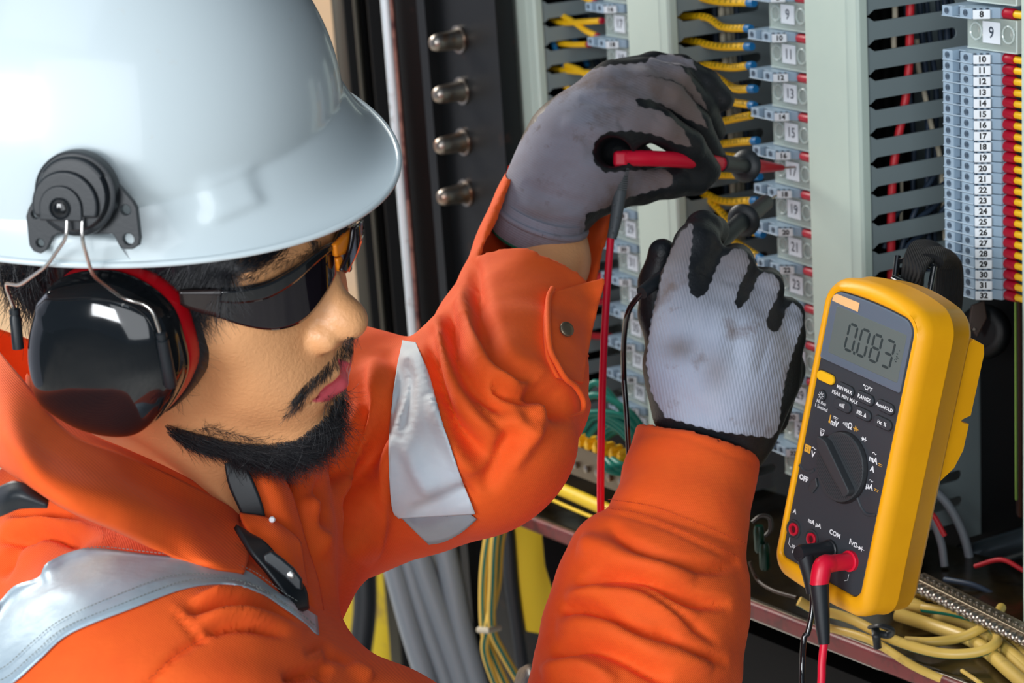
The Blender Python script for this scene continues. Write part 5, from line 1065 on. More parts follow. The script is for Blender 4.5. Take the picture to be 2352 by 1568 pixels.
sheet('lapel', [[(548,1066,1.172),(600,1072,1.178),(640,1080,1.192)], [(580,1112,1.170),(630,1115,1.176),(668,1135,1.192)], [(602,1165,1.172),(650,1170,1.178),(688,1200,1.193)], [(618,1215,1.175),(665,1225,1.180),(706,1265,1.192)], [(650,1290,1.168),(690,1295,1.173),(727,1330,1.185)], [(680,1360,1.155),(710,1370,1.160),(742,1410,1.175)], [(700,1440,1.145),(728,1450,1.150),(760,1510,1.165)]], M['orange'], coverall, stroke=[([(632,1085),(658,1135),(680,1200),(698,1265),(718,1330),(732,1410),(748,1500)], 5, .0018, 0), ([(600,1180),(640,1170),(680,1160)], 4, -.0008, 0), ([(610,1200),(650,1192),(690,1185)], 4, -.0008, 0)])
sheet('placket', [[(550,1180,1.165),(610,1190,1.165),(645,1208,1.168)], [(560,1205,1.156),(630,1218,1.156),(684,1240,1.164)], [(585,1240,1.148),(645,1252,1.148),(692,1262,1.161)], [(620,1290,1.143),(665,1295,1.144),(697,1305,1.158)], [(660,1340,1.138),(690,1345,1.140),(704,1350,1.153)]], M['orange'], coverall, stroke=[([(565,1200),(610,1225),(660,1250),(690,1255)], 7, -.003), ([(590,1195),(640,1215),(680,1240)], 5, .0015)])
mb = MB(); mb.lathe(P(625, 1193, 1.16), -FW, [(0, .0018), (.001, .0012)], 10); mb.out('stud', M['white'], coverall)
# shoulder strap with its snap and buckle
strap = thing('shoulder_strap', 'black strap passing under the orange collar and down the chest opening', 'strap', P(600, 1300, 1.17))
sheet('webbing', [[(-60,1135,1.10),(0,1118,1.065),(45,1108,1.055),(110,1152,1.055)], [(-60,1165,1.10),(0,1150,1.06),(45,1138,1.05),(110,1160,1.05)], [(-60,1200,1.10),(0,1186,1.065),(45,1166,1.055),(110,1162,1.052)]], M['blackp'], strap)
sheet('webbing', [[(514,1050,1.168),(556,1056,1.168)], [(524,1110,1.166),(580,1100,1.166)], [(545,1160,1.166),(602,1155,1.167)], [(565,1200,1.168),(612,1200,1.170)]], M['blackp'], strap)
sheet('webbing', [[(540,1208,1.138),(578,1232,1.142)], [(575,1268,1.126),(610,1250,1.134)], [(612,1312,1.122),(652,1298,1.130)], [(652,1366,1.118),(698,1350,1.128)], [(680,1405,1.112),(706,1400,1.122)]], M['blackp'], strap, th=.003)
zb = 1.122
mb = MB(); bp_ = [P(x, y, zb) for x, y in ((606,1272),(625,1262),(650,1280),(676,1302),(695,1328),(696,1355),(682,1352),(655,1325),(625,1300),(608,1288))]
mb.prism(bp_, -FW * .005); o = mb.out('buckle', M['blackp'], strap, smooth=False); bevel(o, .0014, 3)
mb = MB(); mb.lathe(P(668, 1320, zb - .005), -FW, [(0, .0022), (.001, .002), (.0015, .001)], 16); mb.out('snap', M['steel'], o)
# left cuff flap hanging open, its snap, seams
drape('cuff_flap', [(1262,672),(1252,700),(1250,760),(1254,812),(1266,842),(1280,868)], [(1385,640),(1388,650),(1372,710),(1356,780),(1346,830),(1338,880)], M['orange'], coverall, n=50, k=20, off=.0035, th=.002)
ed = [(1262,672),(1252,700),(1250,760),(1254,812),(1268,845),(1286,872),(1308,890),(1324,918),(1322,948),(1300,968)]
mb = MB(); pe_ = np.array([hit(x, y, CT, .0045)[0] for x, y in ed]); ze = (pe_ - CAM) @ FW; ze[7:] = np.minimum(ze[7:], np.median(ze[4:8]) + .012); pe_ = CAM + (pe_ - CAM) * (ze / ((pe_ - CAM) @ FW))[:, None]
c_ = spline(pe_, 8); mb.tube(c_, .0019*np.clip((len(c_) - np.arange(len(c_)))/14., .05, 1), 10); mb.out('cuff_edge', M['orange'], coverall)
h_, hn_ = hit(1287, 766, CT, .0055); mb = MB(); mb.lathe(h_, nz(hn_ - .6*FW), [(0, .0050), (.001, .0050), (.0017, .0042), (.0017, .002)], 18); mb.out('snap_button', M['brassd'], coverall)
for pl in ([(1392,1172),(1470,1184),(1560,1219),(1690,1278)], [(1404,1150),(1500,1168),(1600,1205),(1706,1245)]): stitches(pl, coverall, M['seam'], 5, 3)
stitches([(462,1462),(400,1500),(340,1560)], coverall, M['seam'], 5, 3); stitches([(232,1212),(240,1238),(236,1262)], coverall, M['seam'], 5, 3); stitches([(262,1212),(268,1238),(262,1262)], coverall, M['seam'], 5, 3)
# ------------------------------------------------------------------ hard hat
GF, GR, GU = fr3(.0598, .5335, .4609); GC = P(240.9, 329.4, 1.13); k_ = 1.13 / 1.06
ha, hbb, hL, hp, hd, hs_ = .1257*k_, .1198*k_, .0277*k_, 1.6713, .0068*k_, .0009*k_
def hat_pt(th, t):
    'th 0 = forward; t 0 apex .. 1 dome base .. 2 rim'
    w = max(0, math.cos(th)) ** hp
    rim = np.array([ha*math.cos(th) + hL*w, hbb*math.sin(th), -hd*w - hs_*math.sin(th)**2*w])
    fa = .130 if math.cos(th) > 0 else .128
    base = np.array([fa*math.cos(th), (hbb - .006)*math.sin(th), .018 + .006*w])
    if t <= 1:
        ph = (1 - t) * math.pi / 2; n = 1.85; rho = math.cos(ph) ** (2/n); h = math.sin(ph) ** (2/n)
        top = .150
        p = np.array([base[0]*rho, base[1]*rho, base[2] + (top - base[2]) * h])
        return p
    s = t - 1; c = base + (rim - base) * s
    c[2] += (-.35 * (base[2] - rim[2]) * math.sin(math.pi * s)) * w * .8 + .002*math.sin(math.pi*s)*(1-w)
    return c
nt, ns = 160, 76; ts = np.r_[np.linspace(.02, 1, 56), np.linspace(1, 2, 21)[1:]]
G = np.array([[GC + hat_pt(2*math.pi*j/nt, t) @ np.stack([GF, GR, GU]) for j in range(nt)] for t in ts])
V_ = G.reshape(-1, 3); F_ = grid_faces(len(ts), nt, True); apex = len(V_); V_ = np.vstack([V_, GC + .1505 * GU]); F4 = list(F_)
N_ = normals(V_, np.array(F_)); N_ = np.where((np.einsum('ij,ij->i', N_, V_ - GC) < 0)[:, None], -N_, N_)
x_, y_, z_ = pxa(V_); poly = np.array([(462,412),(572,384),(606,468),(480,522)], float)
dd = np.full(len(V_), 1e9)
for i in range(4):
    a, b = poly[i], poly[(i+1) % 4]; e = b - a; nn = np.array([-e[1], e[0]]) / np.hypot(*e); dd = np.minimum(dd, (x_ - a[0]) * nn[0] + (y_ - a[1]) * nn[1])
sm = np.clip((dd + 8) / 22, 0, 1); sm = sm*sm*(3 - 2*sm); V_ = V_ + N_ * (.0022 * sm * ((N_ @ -FW) > 0))[:, None]
hat = thing('hard_hat', 'white glossy hard hat with a short peak worn by the technician', 'hard hat', GC + .0*GU)
F4 += [(apex, k, (k+1) % nt) for k in range(nt)][0:0]
mb = MB(); mb.add(V_, F_ + [(k, (k+1) % nt, apex) for k in range(nt)]); shell = mb.out('shell', M['helmet'], hat); solid(shell, .0026, -1); subd(shell, 1)
rimp = G[-1]; mb = MB(); mb.tube(np.vstack([rimp, rimp[:1]]), .0017, 8, cap=False); mb.out('rim_edge', M['helmet'], hat)
HT = BVHTree.FromPolygons([tuple(v) for v in V_], F_)
mb = MB(); q0, n0 = hit(196, 566, HT, .0)
# side slot block under the ear-defender mount
V2, F2, _ = patch([[hit(x, y, HT, o_)[0] for x, y, o_ in r] for r in ([(122,528,0),(200,530,0),(270,540,0)], [(126,545,.004),(200,546,.004),(272,556,.003)], [(128,585,.003),(205,590,.003),(290,585,.001)], [(128,600,0),(205,604,0),(300,596,0)])], 6, 5)
o = mesh('slot_block', V2, F2, M['helmet'], hat)
mb = MB(); mb.tube([GC + np.array(v) @ np.stack([GF, GR, GU]) for v in ((-.05, .085, -.004), (-.085, .06, -.022), (-.1, .02, -.028), (-.1, -.03, -.028))], .006, 10, flat=.4); mb.out('headband', M['blackp'], hat)
# ------------------------------------------------------------------ ear defenders
def curveplate(outer, holes, o, X, Y, ext):
    cu = bpy.data.curves.new('c', 'CURVE'); cu.dimensions = '2D'; cu.fill_mode = 'BOTH'; cu.extrude = ext; cu.bevel_depth = .0004; cu.bevel_resolution = 1; cu.resolution_u = 6
    def sp(pts):
        s = cu.splines.new('POLY'); s.points.add(len(pts) - 1); s.use_cyclic_u = True
        for i, q in enumerate(pts): s.points[i].co = (q[0], q[1], 0, 1)
    sp(outer)
    for (hx, hy, hr_) in holes: sp([(hx + hr_*math.cos(a), hy + hr_*math.sin(a)) for a in np.linspace(0, 2*math.pi, 20, endpoint=False)])
    ob = bpy.data.objects.new('c', cu); C.objects.link(ob); dg = bpy.context.evaluated_depsgraph_get(); dg.update()
    me = bpy.data.meshes.new_from_object(ob.evaluated_get(dg)); V = np.array([v.co[:] for v in me.vertices]); F_ = [tuple(p.vertices) for p in me.polygons]
    bpy.data.objects.remove(ob); bpy.data.meshes.remove(me); n = np.cross(X, Y)
    return np.asarray(o) + np.outer(V[:, 0], X) + np.outer(V[:, 1], Y) + np.outer(V[:, 2], n), F_
def onpl(x, y, o, n):
    d = P(x, y, 1) - CAM; return CAM + ((o - CAM) @ n) / (d @ n) * d
ear = thing('ear_defender', 'black ear defender cup with red ring clipped to the side of the hard hat', 'ear defender', P(205, 835, 1.09))
mo, mn = hit(190, 460, HT, .0); mn = nz(.55 * GR + .75 * (-FW)); mo = mo - FW * .006
mX = nz(XC - (XC @ mn) * mn); mY = np.cross(mn, mX)
def m2(x, y): q = onpl(x, y, mo, mn) - mo; return (q @ mX, q @ mY)
out_ = [(100,400),(88,448),(72,478),(67,495),(74,560),(83,573),(98,578),(111,570),(124,540),(138,532),(200,534),(262,533),(270,540),(278,558),(290,568),(308,568),(321,560),(324,545),(316,476),(308,462),(282,432),(250,400)]
V2, F2 = curveplate([m2(*q) for q in out_], [(*m2(86, 490), .0024), (*m2(97, 556), .0024), (*m2(293, 480), .0029), (*m2(300, 547), .0031)], mo + mn*.001, mX, mY, .0014)
br = mesh('bracket', V2, F2, M['blackp'], ear, smooth=False)
c1 = onpl(186, 440, mo, mn); R1 = 94 * 1.06 / 4900
mb = MB(); mb.lathe(c1 + mn*.001, mn, [(0, R1*1.0), (.004, R1*1.0), (.0065, R1*.98), (.0072, R1*.92), (.0072, R1*.86), (.009, R1*.85), (.0105, R1*.80), (.0108, R1*.4), (.0108, .0001)], 48); dsk = mb.out('pivot_housing', M['blackp'], ear); auto_smooth(dsk, 35)
c2 = onpl(174, 462, mo, mn) + mn*.0085
mb = MB(); ang = [a for a in np.linspace(-.35, math.pi + .35, 30)]; pl = [c2 + R1*.80*(math.cos(a)*mX + math.sin(a)*mY) for a in ang]; mb.prism(pl, mn*.0055); o = mb.out('swivel_plate', M['blackp'], ear, smooth=False); bevel(o, .0014, 3)
mb = MB(); mb.tube([c1 + mn*.0095 + R1*.80*(math.cos(a)*mX + math.sin(a)*mY) for a in np.linspace(.55, 2.5, 18)], .0019, 8); mb.out('finger_ridge', M['blackp'], ear)
c3 = c2 - mY*.001 - mX*.0015
mb = MB(); ang = np.linspace(0, math.pi, 20); pl = [c3 + .0105*(math.cos(a)*mX + math.sin(a)*mY) + mn*.005 for a in ang] + [c3 - .0105*mX - mY*.006 + mn*.005, c3 + .0105*mX - mY*.006 + mn*.005]; mb.prism(pl, mn*.002); o = mb.out('boss', M['blackp'], ear, smooth=False); bevel(o, .0008, 2)
mb = MB(); c4 = c3 + mn*.007; mb.lathe(c4, mn, [(0, .0052), (.0006, .0052), (.0006, .0042), (-.0004, .0040), (-.0004, .0030), (.0008, .0028), (.0012, .0016)], 24); scr = mb.out('screw', M['blackg'], ear)
mb = MB(); 
for dx_, dy_ in ((mX, mY), (mY, mX)): mb.cbox(c4 + mn*.0011, dx_, dy_, mn, .0030, .0006, .0004)
mb.out('cross_slot', M['dark'], scr, smooth=False)
ol = spline([(49,715),(31,792),(31,866),(53,947),(114,996),(175,1024),(245,1035),(294,1024),(339,980),(368,931),(380,885),(368,822),(343,755),(286,702),(212,670),(143,668),(82,684),(49,715)], 6)[:-1]
cn = nz(.85*HR - .30*FW); c0 = P(208, 850, 1.062); Rg = np.array([onpl(x, y, c0, cn) for x, y in ol]); cc = Rg.mean(0)
# wire arms and stems
def zz(pts, r, m, name, parent, n=5): 
    mb = MB(); p = [P(*q) for q in pts]; mb.tube(spline(p, n) if n else p, r, 12); return mb.out(name, m, parent)
def bent(pts, r, m, name, parent):
    'wire with tight bends: corners rounded'
    p = [P(*q) for q in pts]; o_ = [p[0]]
    for i in range(1, len(p) - 1):
        a, b, c = p[i-1], p[i], p[i+1]; L = min(np.linalg.norm(b-a), np.linalg.norm(c-b), .016) * .45; u = b + nz(a-b)*L; w = b + nz(c-b)*L
        for t in np.linspace(0, 1, 6): o_.append((1-t)**2*u + 2*t*(1-t)*b + t*t*w)
    o_.append(p[-1]); mb = MB(); mb.tube(o_, r, 12); return mb.out(name, m, parent)
zm = float((mo - CAM) @ FW)
bent([(155,490,zm-.012),(153,545,min(zm-.012, px(hit(153,560,HT,0)[0])[2]-.008)),(106,612,px(hit(106,600,HT,0)[0])[2]-.006),(45,655,1.045),(10,650,1.075),(34,712,1.085)], .00092, M['steel'], 'wire_arm', ear)
ZC = lambda x, y, o_: px(onpl(x, y, c0, cn))[2] + o_
bent([(190,492,zm-.012),(188,548,min(zm-.012, px(hit(188,560,HT,0)[0])[2]-.008)),(212,632,px(hit(212,606,HT,0)[0])[2]-.005),(284,686,ZC(284,686,.010)),(348,702,ZC(348,702,.006)),(370,772,ZC(370,772,.008))], .00098, M['steel'], 'wire_arm', ear)
mb = MB(); a_, b__ = P(370, 762, ZC(370,762,.008)), P(393, 888, ZC(393,888,.012)); L_ = np.linalg.norm(b__ - a_); mb.lathe(a_, b__ - a_, [(0, .0016), (.0005, .0026), (.003, .0027), (.0032, .0022), (.0042, .0022), (.0045, .0030), (L_*.6, .0032), (L_*.97, .0034), (L_, .0026)], 18); mb.out('stem', M['blackp'], ear)
mb = MB(); a_, b__ = P(33, 708, 1.084), P(42, 800, 1.09); L_ = np.linalg.norm(b__ - a_); mb.lathe(a_, b__ - a_, [(0, .0018), (.0005, .0028), (.003, .0028), (.0032, .0022), (.005, .003), (L_, .003)], 16); mb.out('stem', M['blackp'], ear)
mb = MB(); mb.lathe(P(405, 842, ZC(404,842,.024)), nz(.7*XC - .75*FW), [(-.002, .0044), (.0, .0046), (.0012, .0040), (.0018, .0022)], 18); mb.out('red_knob', M['redp'], ear)
# cup
def layers(L): return np.array([cc + (Rg - cc) * s - cn * h for s, h in L])
def loft(L, name, m, parent, cap0=True):
    G = layers(L); n, k, _ = G.shape; V = G.reshape(-1, 3); F_ = grid_faces(n, k, True); mb = MB(); mb.add(V, F_)
    mb.f.append(tuple(range(k))); mb.m.append(0); mb.f.append(tuple(range((n-1)*k, n*k))); mb.m.append(0); return mb.out(name, m, parent)
dome = [(s_, .0005 + .017 * (1 - (1 - (s_/.99)**3.4) ** .5)) for s_ in (.03, .1, .2, .3, .4, .5, .58, .66, .73, .79, .84, .88, .91, .935, .955, .97, .982)]
cup = loft(dome + [(.99, .0175), (1.0, .021), (1.0, .0235), (1.006, .024), (1.006, .0265), (.995, .0275)], 'cup', M['blackg'], ear)
loft([(.96, .0265), (.985, .0285), (.995, .031), (1.0, .036), (1.0, .039), (.97, .041)], 'red_ring', M['redp'], ear)
loft([(.97, .039), (1.01, .041), (1.04, .046), (1.05, .053), (1.03, .059), (.97, .063)], 'cushion', M['blackp'], ear)
# far side cup, the same shape mirrored through the head's middle plane
def mirror(o_):
    me = o_.data.copy(); w = wloc(o_.parent)
    for v in me.vertices:
        q = np.array(v.co) + w; d = (q - HC) @ HR; v.co = (q - 2*d*HR - w).tolist()
    me.flip_normals(); c = bpy.data.objects.new(o_.name.split('.')[0], me); C.objects.link(c); c.parent = o_.parent; return c
# ------------------------------------------------------------------ safety glasses
sg = thing('safety_glasses', 'dark smoked wraparound safety glasses with an orange nose piece', 'safety glasses', hl(.09, 0, .02))
def shell_pt(x, y, af=.110, ar=.088, of=-.004, ou=.0):
    d = P(x, y, 1) - CAM; o_ = (CAM - HC) @ HM.T / HS; dl = d @ HM.T / HS
    ox, oy, dx, dy = o_[0] - of, o_[1], dl[0], dl[1]
    a = (dx/af)**2 + (dy/ar)**2; b = 2*(ox*dx/af**2 + oy*dy/ar**2); c = (ox/af)**2 + (oy/ar)**2 - 1; D = b*b - 4*a*c
    t = (-b - math.sqrt(max(D, 0))) / (2*a); return CAM + t * d
def strip(A, B, n, k, f=shell_pt):
    rs = lambda c, n: (lambda c, s: np.stack([np.interp(np.linspace(0, s[-1], n), s, c[:, j]) for j in (0, 1)], 1))(c, np.r_[0, np.cumsum(np.hypot(*np.diff(c, axis=0).T))])
    a = rs(spline(A, 8), n); b = rs(spline(B, 8), n)
    return np.array([[f(*(a[i]*(1-t) + b[i]*t)) for t in np.linspace(0, 1, k)] for i in range(n)])
La = [(508,668),(560,663),(620,648),(680,615),(720,585),(752,566),(768,562)]; Lb = [(500,726),(545,742),(600,754),(645,754),(690,738),(725,705),(752,662),(768,628)]
Gl = strip(La, Lb, 40, 16); rn = mesh('lens', Gl.reshape(-1, 3), grid_faces(40, 16), M['lens'], sg, fixn=False); solid(rn, .0022, 0)
rn.name = 'lens'; lf = mirror(rn); solid(lf, .0022, 0)
mb = MB(); mb.tube(Gl[:, 0] + HF*.0006, .0019, 8); fr_ = mb.out('brow_bar', M['blackg'], sg); mirror(fr_)
Lc = [(a[0]*(1-w) + b[0]*w, a[1]*(1-w) + b[1]*w) for a, b, w in zip(La, Lb[:5] + Lb[6:], (.42, .40, .34, .26, .18, .14, .12))]
Gb = strip(La, Lc, 40, 6, lambda x, y: shell_pt(x, y, .1125, .0905)); bb_ = mesh('brow_band', Gb.reshape(-1, 3), grid_faces(40, 6), M['blackg'], sg, fixn=False); solid(bb_, .0016, 0); m_ = mirror(bb_); solid(m_, .0016, 0)
Ta = [(412,667),(440,666),(512,664)]; Tb = [(415,696),(440,708),(503,728)]
Gt = strip(Ta, Tb, 16, 6, lambda x, y: shell_pt(x, y, .110, .088)); ta = mesh('temple_arm', Gt.reshape(-1, 3), grid_faces(16, 6), M['lens2'], sg, fixn=False); solid(ta, .003, 0); m_ = mirror(ta); solid(m_, .003, 0)
Gq = strip([(766,563),(786,543),(806,524)], [(768,588),(786,582),(798,566)], 10, 5, lambda x, y: shell_pt(x, y, .114, .092)); 
mb = MB(); mb.add(Gq.reshape(-1, 3), grid_faces(10, 5)); o = mb.out('nose_piece', M['orp'], sg); solid(o, .0025, 0)
Gq = strip([(772,594),(778,590),(783,588)], [(775,622),(780,616),(785,606)], 5, 4, lambda x, y: shell_pt(x, y, .114, .092)); o = mesh('nose_piece', Gq.reshape(-1, 3), grid_faces(5, 4), M['orp'], sg); solid(o, .002, 0)
Gq = strip([(830,504),(831,530),(822,566),(808,598),(790,626)], [(808,522),(803,556),(797,580),(788,602),(780,620)], 20, 6, lambda x, y: shell_pt(x, y, .118, .096) + .004*FW); o = mesh('lens', Gq.reshape(-1, 3), grid_faces(20, 6), M['lens'], sg, fixn=False); solid(o, .002, 0); o['label'] = 'inner edge of the far lens'
# ------------------------------------------------------------------ work gloves
def chp(p, J, k=.006):
    return chain(p, [P(a, b, c) for a, b, c, r in J], [r*c/FPX for a, b, c, r in J], k)      # radius given in pixels
def inpoly(x, y, pl):
    pl = np.asarray(pl, float); c = np.zeros(len(x), bool); j = len(pl) - 1
    for i in range(len(pl)):
        xi, yi = pl[i]; xj, yj = pl[j]; m = ((yi > y) != (yj > y)) & (x < (xj-xi)*(y-yi)/(yj-yi+1e-9)+xi); c ^= m; j = i
    return c
def glove(name, fn, lo, hi, polys, mats, label, strokes, dirt, st=.00145):
    V, F_ = nets(fn, [np.arange(lo[k], hi[k], st) for k in range(3)]); V = relax(V, F_, 2, .5); V = sculpt(V, F_, strokes); V = relax(V, F_, 1, .35)
    F_ = np.asarray(F_); cen = V[F_].mean(1); n = np.cross(V[F_[:, 2]] - V[F_[:, 0]], V[F_[:, 3]] - V[F_[:, 1]]); n /= np.linalg.norm(n, axis=1)[:, None] + 1e-15
    n = normals(V, F_); x, y, Z = pxa(V); x = x + 1.5*np.sin(y*.31); y = y + 1.5*np.sin(x*.27)
    sd = np.full(len(V), 30.)
    for pl, k in polys:
        pp = np.vstack([np.array(pl, float), pl[:1]]); d, _, _ = segdist(x, y, pp); ins = inpoly(x, y, pl); sd = np.minimum(sd, np.where(ins, -d, d))
    bk = (n @ -FW); sd = np.maximum(sd, np.clip((-.12 - bk)*60, -30, 30))
    o = mesh(name, V, F_, mats, person); vattr(o, 'coating', np.clip(sd, -30, 30)); vattr(o, 'dirt', np.clip(dirt(x, y), 0, 1)); o['label'] = label; subd(o, 1); return o, V, F_
RGJ = dict(wrist=(1648, 1000, 1.437, 108))
def rg(p):
    d = chp(p, [(1660, 1010, 1.437, 102), (1648, 940, 1.433, 122), (1655, 850, 1.430, 132), (1665, 790, 1.430, 122)], .02)
    d = smin(d, chp(p, [(1610, 920, 1.43, 92), (1578, 830, 1.425, 86), (1580, 730, 1.420, 68)], .01), .02)
    d = smin(d, chp(p, [(1700, 930, 1.44, 90), (1745, 850, 1.445, 88), (1778, 780, 1.445, 60)], .01), .02)
    d = smin(d, chp(p, [(1572, 735, 1.42, 66), (1574, 650, 1.425, 58), (1600, 565, 1.435, 52)], .004), .010)
    d = smin(d, chp(p, [(1600, 565, 1.435, 50), (1615, 525, 1.450, 41), (1640, 530, 1.468, 36)], .003), .006)
    d = smin(d, chp(p, [(1645, 760, 1.425, 54), (1665, 680, 1.425, 50), (1688, 615, 1.435, 46)], .004), .010)
    d = smin(d, chp(p, [(1688, 615, 1.435, 46), (1690, 602, 1.462, 42), (1660, 610, 1.485, 36)], .003), .003)
    d = smin(d, chp(p, [(1712, 780, 1.43, 50), (1742, 715, 1.432, 45), (1760, 662, 1.440, 40)], .004), .010)
    d = smin(d, chp(p, [(1760, 662, 1.440, 40), (1762, 650, 1.465, 36), (1720, 640, 1.49, 32)], .003), .003)
    d = smin(d, chp(p, [(1780, 810, 1.44, 44), (1805, 765, 1.442, 38), (1813, 722, 1.450, 34)], .004), .010)
    d = smin(d, chp(p, [(1813, 722, 1.450, 34), (1808, 715, 1.475, 32), (1760, 700, 1.495, 30)], .003), .003)
    d = smin(d, chp(p, [(1550, 860, 1.45, 60), (1512, 720, 1.468, 40), (1506, 650, 1.468, 34), (1521, 580, 1.462, 33)], .01), .006)
    d = smin(d, chp(p, [(1780, 740, 1.465, 40), (1800, 850, 1.465, 42), (1770, 960, 1.46, 42)], .01), .01)
    return d
rbk = [(1527,957),(1495,900),(1484,830),(1495,740),(1513,660),(1530,600),(1556,545),(1583,513),(1591,515),(1590,560),(1584,600),(1580,640),(1585,672),(1600,684),(1618,678),(1632,652),(1645,615),(1660,590),(1690,569),(1712,575),(1722,598),(1712,630),(1697,660),(1688,692),(1692,708),(1702,706),(1716,690),(1732,660),(1738,638),(1756,624),(1780,632),(1792,652),(1782,690),(1764,720),(1760,745),(1775,764),(1790,757),(1800,732),(1806,706),(1822,695),(1840,712),(1845,740),(1828,790),(1806,860),(1794,930),(1790,975),(1775,1006),(1650,991),(1570,970)]
lo = P(1440, 1080, 1.40) - .02; hi = P(1880, 460, 1.50) + .02
lo, hi = np.minimum(lo, hi), np.maximum(lo, hi); lo[1] = 1.15; hi[1] = 1.62; lo[2] -= .03; hi[2] += .02
bounds = lambda pts, pad: (np.min([P(*q) for q in pts], 0) - pad, np.max([P(*q) for q in pts], 0) + pad)
lo, hi = bounds([(1460, 1040, 1.43), (1870, 1000, 1.44), (1620, 480, 1.43), (1640, 480, 1.50), (1460, 700, 1.50), (1860, 700, 1.5)], .055)
RGS = [([(1600,700),(1590,760),(1585,820)], 14, -.0012), ([(1700,720),(1690,780),(1685,840)], 12, -.0012), ([(1770,770),(1755,820),(1745,860)], 10, -.001), ([(1560,900),(1600,940),(1650,960)], 16, -.001), ([(1660,690),(1650,760),(1650,850)], 16, .0012), ([(1740,740),(1725,800),(1715,870)], 14, .001), ([(1560,700),(1540,780),(1530,840)], 20, .001), ([(1600,612),(1640,640)], 8, -.001), ([(1655,640),(1700,650)], 9, -.001), ([(1535,620),(1560,628),(1590,622)], 6, -.0008), ([(1540,960),(1640,985),(1760,1000)], 10, .0012)]
rglove, _, _ = glove('glove', rg, lo, hi, [(rbk, 0)], blend('grey_knit_glove', M['glove'], M['rubber'], 'coating', -1.2, 1.2, (.15, .115, .10), 'dirt'), 'pale grey knit glove with black coated palm on the right hand', RGS, lambda x, y: .75*np.clip((760 - y)/170, 0, 1) + .7*np.exp(-((x-1560)/40)**2-((y-800)/30)**2) + .5*np.exp(-((x-1645)/35)**2-((y-850)/50)**2) + .35*np.exp(-((x-1740)/30)**2-((y-960)/50)**2))
mb = MB(); c_ = [P(1655, 985, 1.437), P(1640, 1020, 1.437), P(1620, 1065, 1.432), P(1600, 1110, 1.425)]; mb.tube(spline(c_, 5), np.r_[np.linspace(.0338, .0335, 8), np.linspace(.0335, .032, 8)], 40, flat=.88); o = mb.out('glove_cuff', M['gcuff'], rglove)
# left glove
def lg(p):
    d = chp(p, [(1240, 500, 1.497, 103), (1275, 430, 1.497, 98), (1330, 340, 1.500, 112), (1385, 285, 1.505, 108)], .02)
    d = smin(d, chp(p, [(1290, 420, 1.50, 90), (1370, 390, 1.505, 76), (1400, 425, 1.505, 46)], .02), .015)
    d = smin(d, chp(p, [(1400, 250, 1.50, 62), (1455, 268, 1.495, 44), (1515, 290, 1.497, 39)], .006), .012)           # index
    d = smin(d, chp(p, [(1515, 290, 1.497, 40), (1580, 335, 1.515, 38), (1626, 392, 1.535, 31)], .004), .004)
    d = smin(d, chp(p, [(1400, 205, 1.505, 58), (1470, 200, 1.507, 40), (1535, 222, 1.515, 36)], .006), .010)          # middle
    d = smin(d, chp(p, [(1535, 222, 1.515, 36), (1598, 285, 1.535, 34), (1642, 368, 1.555, 29)], .004), .0025)
    d = smin(d, chp(p, [(1410, 180, 1.515, 44), (1485, 170, 1.522, 34), (1555, 178, 1.530, 31)], .006), .008)          # ring
    d = smin(d, chp(p, [(1555, 178, 1.530, 31), (1612, 240, 1.555, 31), (1640, 300, 1.575, 28)], .004), .0025)
    d = smin(d, chp(p, [(1430, 170, 1.530, 38), (1500, 148, 1.540, 27), (1565, 152, 1.545, 27)], .006), .006)          # little
    d = smin(d, chp(p, [(1565, 152, 1.545, 27), (1622, 190, 1.555, 30), (1660, 228, 1.560, 28)], .004), .0025)
    d = smin(d, chp(p, [(1385, 420, 1.510, 58), (1470, 428, 1.515, 40), (1540, 418, 1.520, 35), (1600, 424, 1.530, 26)], .006), .010)  # thumb
    d = smin(d, chp(p, [(1370, 330, 1.53, 50), (1450, 370, 1.54, 40), (1520, 390, 1.54, 30)], .01), .006)              # palm behind
    return smax(d, -chp(p, [(1480, 350, 1.50, 22), (1420, 350, 1.495, 34), (1395, 348, 1.46, 32)], .004), .006)
B_back = [(1120,560),(1130,430),(1210,300),(1290,205),(1350,160),(1400,150),(1483,144),(1490,134),(1540,122),(1590,138),(1600,160),(1575,152),(1520,142),(1562,152),(1580,170),(1610,220),(1628,255),(1600,235),(1576,202),(1550,185),(1500,175),(1462,172),(1503,177),(1552,189),(1576,206),(1603,246),(1617,275),(1627,294),(1579,274),(1527,243),(1493,228),(1459,226),(1466,245),(1510,252),(1545,273),(1572,300),(1590,338),(1560,332),(1500,308),(1450,300),(1395,303),(1368,322),(1360,350),(1368,378),(1390,396),(1450,392),(1530,388),(1547,410),(1540,428),(1510,434),(1480,443),(1440,455),(1400,474),(1345,492),(1340,570)]
lo, hi = bounds([(1100, 560, 1.45), (1380, 560, 1.55), (1500, 90, 1.5), (1700, 200, 1.58), (1680, 460, 1.6), (1200, 250, 1.47)], .05)
LGS = [([(1200,420),(1270,450),(1350,470)], 14, -.0018), ([(1180,460),(1250,490),(1340,495)], 12, .0015), ([(1330,225),(1400,240),(1460,238)], 12, -.002), ([(1290,280),(1350,290),(1400,300)], 20, .0015), ([(1370,200),(1420,195),(1460,190)], 8, -.0015), ([(1420,275),(1440,300)], 8, -.0015), ([(1345,300),(1355,340),(1350,380)], 12, -.0015), ([(1460,330),(1520,330),(1590,370)], 9, .001), ([(1500,260),(1530,290)], 8, -.0008), ([(1520,200),(1550,230)], 8, -.0008)]
